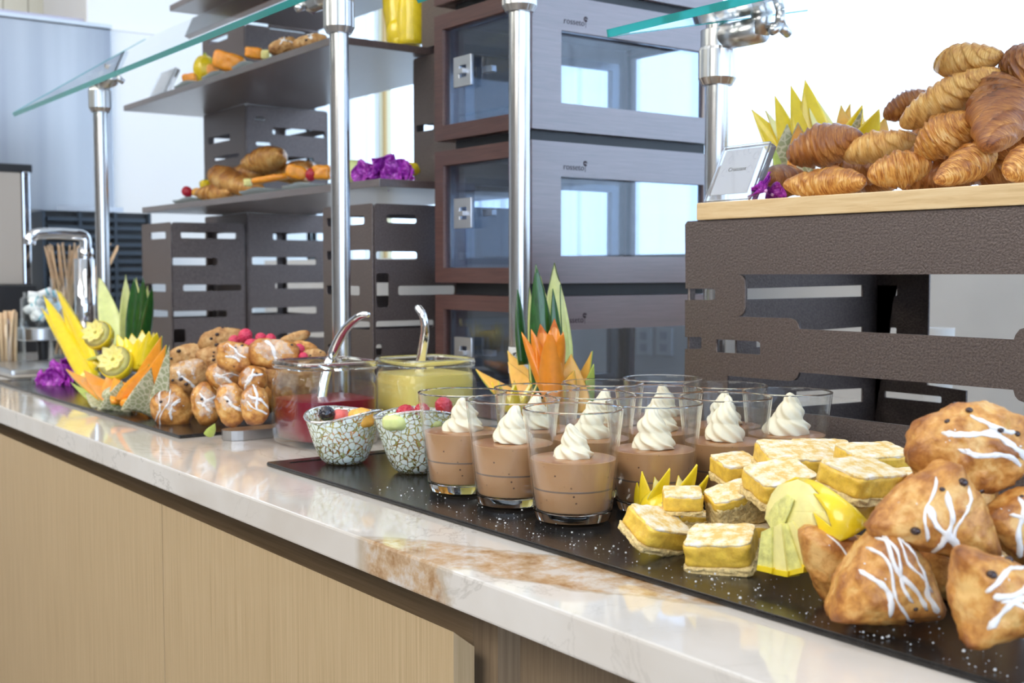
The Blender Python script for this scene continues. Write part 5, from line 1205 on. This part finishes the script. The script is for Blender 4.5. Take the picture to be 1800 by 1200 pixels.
# ================================================================ CRUMBS
rr = random.Random(5); vv, ff = ICO[2]; L_ = []
bm = bmesh.new(); bmesh.ops.create_cube(bm, size=2); cv = [tuple(v.co) for v in bm.verts]; cf = [tuple(q.index for q in p.verts) for p in bm.faces]; bm.free()
for k in range(420):
    x = rr.uniform(-1.1, -.30); yy = ty+.003+abs(rr.gauss(0, .035)) if rr.random() < .8 else rr.uniform(ty, ty+.2)
    if x < -.9 and rr.random() < .5: continue
    s_ = .00018+.0005*rr.random()**4; L_.append(([(x+a*s_*rr.uniform(.6, 1.3), yy+b*s_, .0062+s_+c*s_) for a, b, c in cv], cf))
tag(mk('sugar_crumbs', *join_vf(L_), 'white_paint', smooth=False), 'white sugar crumbs scattered on the front of the black tray', 'crumbs', kind='stuff')
# ================================================================ FAR LEFT SMALL THINGS
fa = onz(150, 700); XF = -2.95
def ox(px, py, X=XF): return onx(px, py, X)
fb = ox(150, 560); fc = empty('faucet', (fb.x, fb.y, 0), 'chrome faucet with squared spout at the far left', 'faucet')
r_ = lambda p: p-V3((fb.x, fb.y, 0))
tube('body', [(0, 0, .001), (0, 0, ox(150, 455).z)], .024, 'chrome', fc, 28)
pts = [ox(150, 440), ox(150, 422), ox(144, 414), ox(120, 411), ox(85, 410), ox(62, 412), ox(53, 420), ox(52, 430)]
tube('spout', spline([r_(p) for p in pts], 6), .0135, 'chrome', fc, 20)
tube('neck', [r_(ox(150, 455)), r_(ox(150, 436))], .018, 'chrome', fc, 24)
jb = ox(118, 555, -3.15); 
def gjar(label, P, r, h_, name='glass_jar'):
    o = empty(name, P, label, 'jar'); lathe('jar_wall', [(.004, 0), (r*.95, 0), (r, .006), (r, h_*.8), (r*.85, h_*.88), (r*.88, h_), (r*.82, h_), (r*.8, h_*.88), (r*.94, h_*.78), (r*.94, .01), (.004, .008)], 'jar_glass', o, 32, cap=False); return o
Zj = ox(118, 490, -3.15).z
Pj = V3((-3.15, jb.y, .001)); gjar('tall glass jar full of wooden stirrers behind the faucet', Pj, .045, Zj)
rr = random.Random(8)
for k in range(26):
    a = rr.uniform(0, 6.28); rad = .03*math.sqrt(rr.random()); tp = ox(rr.uniform(70, 150) if k < 20 else rr.uniform(180, 208), rr.uniform(425, 440), -3.15+rr.uniform(-.03, .03)); bt = Pj+V3((rad*math.cos(a), rad*math.sin(a), .02))
    tag(mk('wooden_stirrer', *tube_vf([bt, tp], .0034, 6, .5), 'stirrer_wood', smooth=False), 'thin pale wooden stirrer standing in the jar behind the faucet', 'stirrer', 'wooden stirrers in the tall jar')
XK = -3.05
pc = ox(75, 590, XK); zt_ = ox(75, 575, XK).z; zb_ = ox(75, 598, XK).z
pd = empty('pedestal_stand', (XK, pc.y, .001), 'round steel pedestal stand carrying the jar of packets', 'stand')
lathe('disc', [(.055, zb_), (.062, zb_+.003), (.062, zt_-.003), (.058, zt_)], 'steel_flat', pd, 40); lathe('column', [(.012, .01), (.014, zb_)], 'black', pd, 20); lathe('foot', [(.05, 0), (.05, .006), (.014, .012)], 'steel_flat', pd, 32)
Pk = V3((XK, pc.y, zt_+.0015)); gjar('open glass jar of white and teal sugar packets', Pk, .050, .085)
for k in range(16):
    a = rr.uniform(0, 6.28); rad = .032*math.sqrt(rr.random()); z = zt_+.02+.07*rr.random(); c = Pk+V3((rad*math.cos(a), rad*math.sin(a), z-zt_)); dv = V3((rr.uniform(-1, 1), rr.uniform(-1, 1), rr.uniform(-.4, .4))).normalized()*.016
    o = empty('sugar_packet', c, 'rolled white and teal packet in the jar on the pedestal', 'packet', 'packets in the jar on the pedestal')
    tube('wrapper', [-dv, dv], .009, 'packet_white', o, 12); tube('stripe', [dv*.35, dv*.6], .0094, 'packet_teal', o, 12)
jl = ox(18, 650, XK+.05); Pl = V3((XK+.05, jl.y, .001)); zl = ox(18, 560, XK+.05).z; gjar('small glass jar of brown sticks at the left edge of the photo', Pl, .036, max(.05, zl))
for k in range(14):
    a = rr.uniform(0, 6.28); rad = .022*math.sqrt(rr.random()); c = Pl+V3((rad*math.cos(a), rad*math.sin(a), .012)); tag(mk('cinnamon_stick', *tube_vf([c, c+V3((rr.uniform(-.012, .012), rr.uniform(-.012, .012), zl+.008*rr.random()))], .0042, 7), 'stirrer_wood'), 'brown stick standing in the small jar at the left edge', 'stick', 'sticks in the small jar')
dt = onz(60, 668); tag(box('drip_tray', (-2.98, .66, .0005), (-2.72, 1.02, .020), 'steel_flat', bev=.008), 'flat steel drip tray at the far left end of the worktop', 'tray')
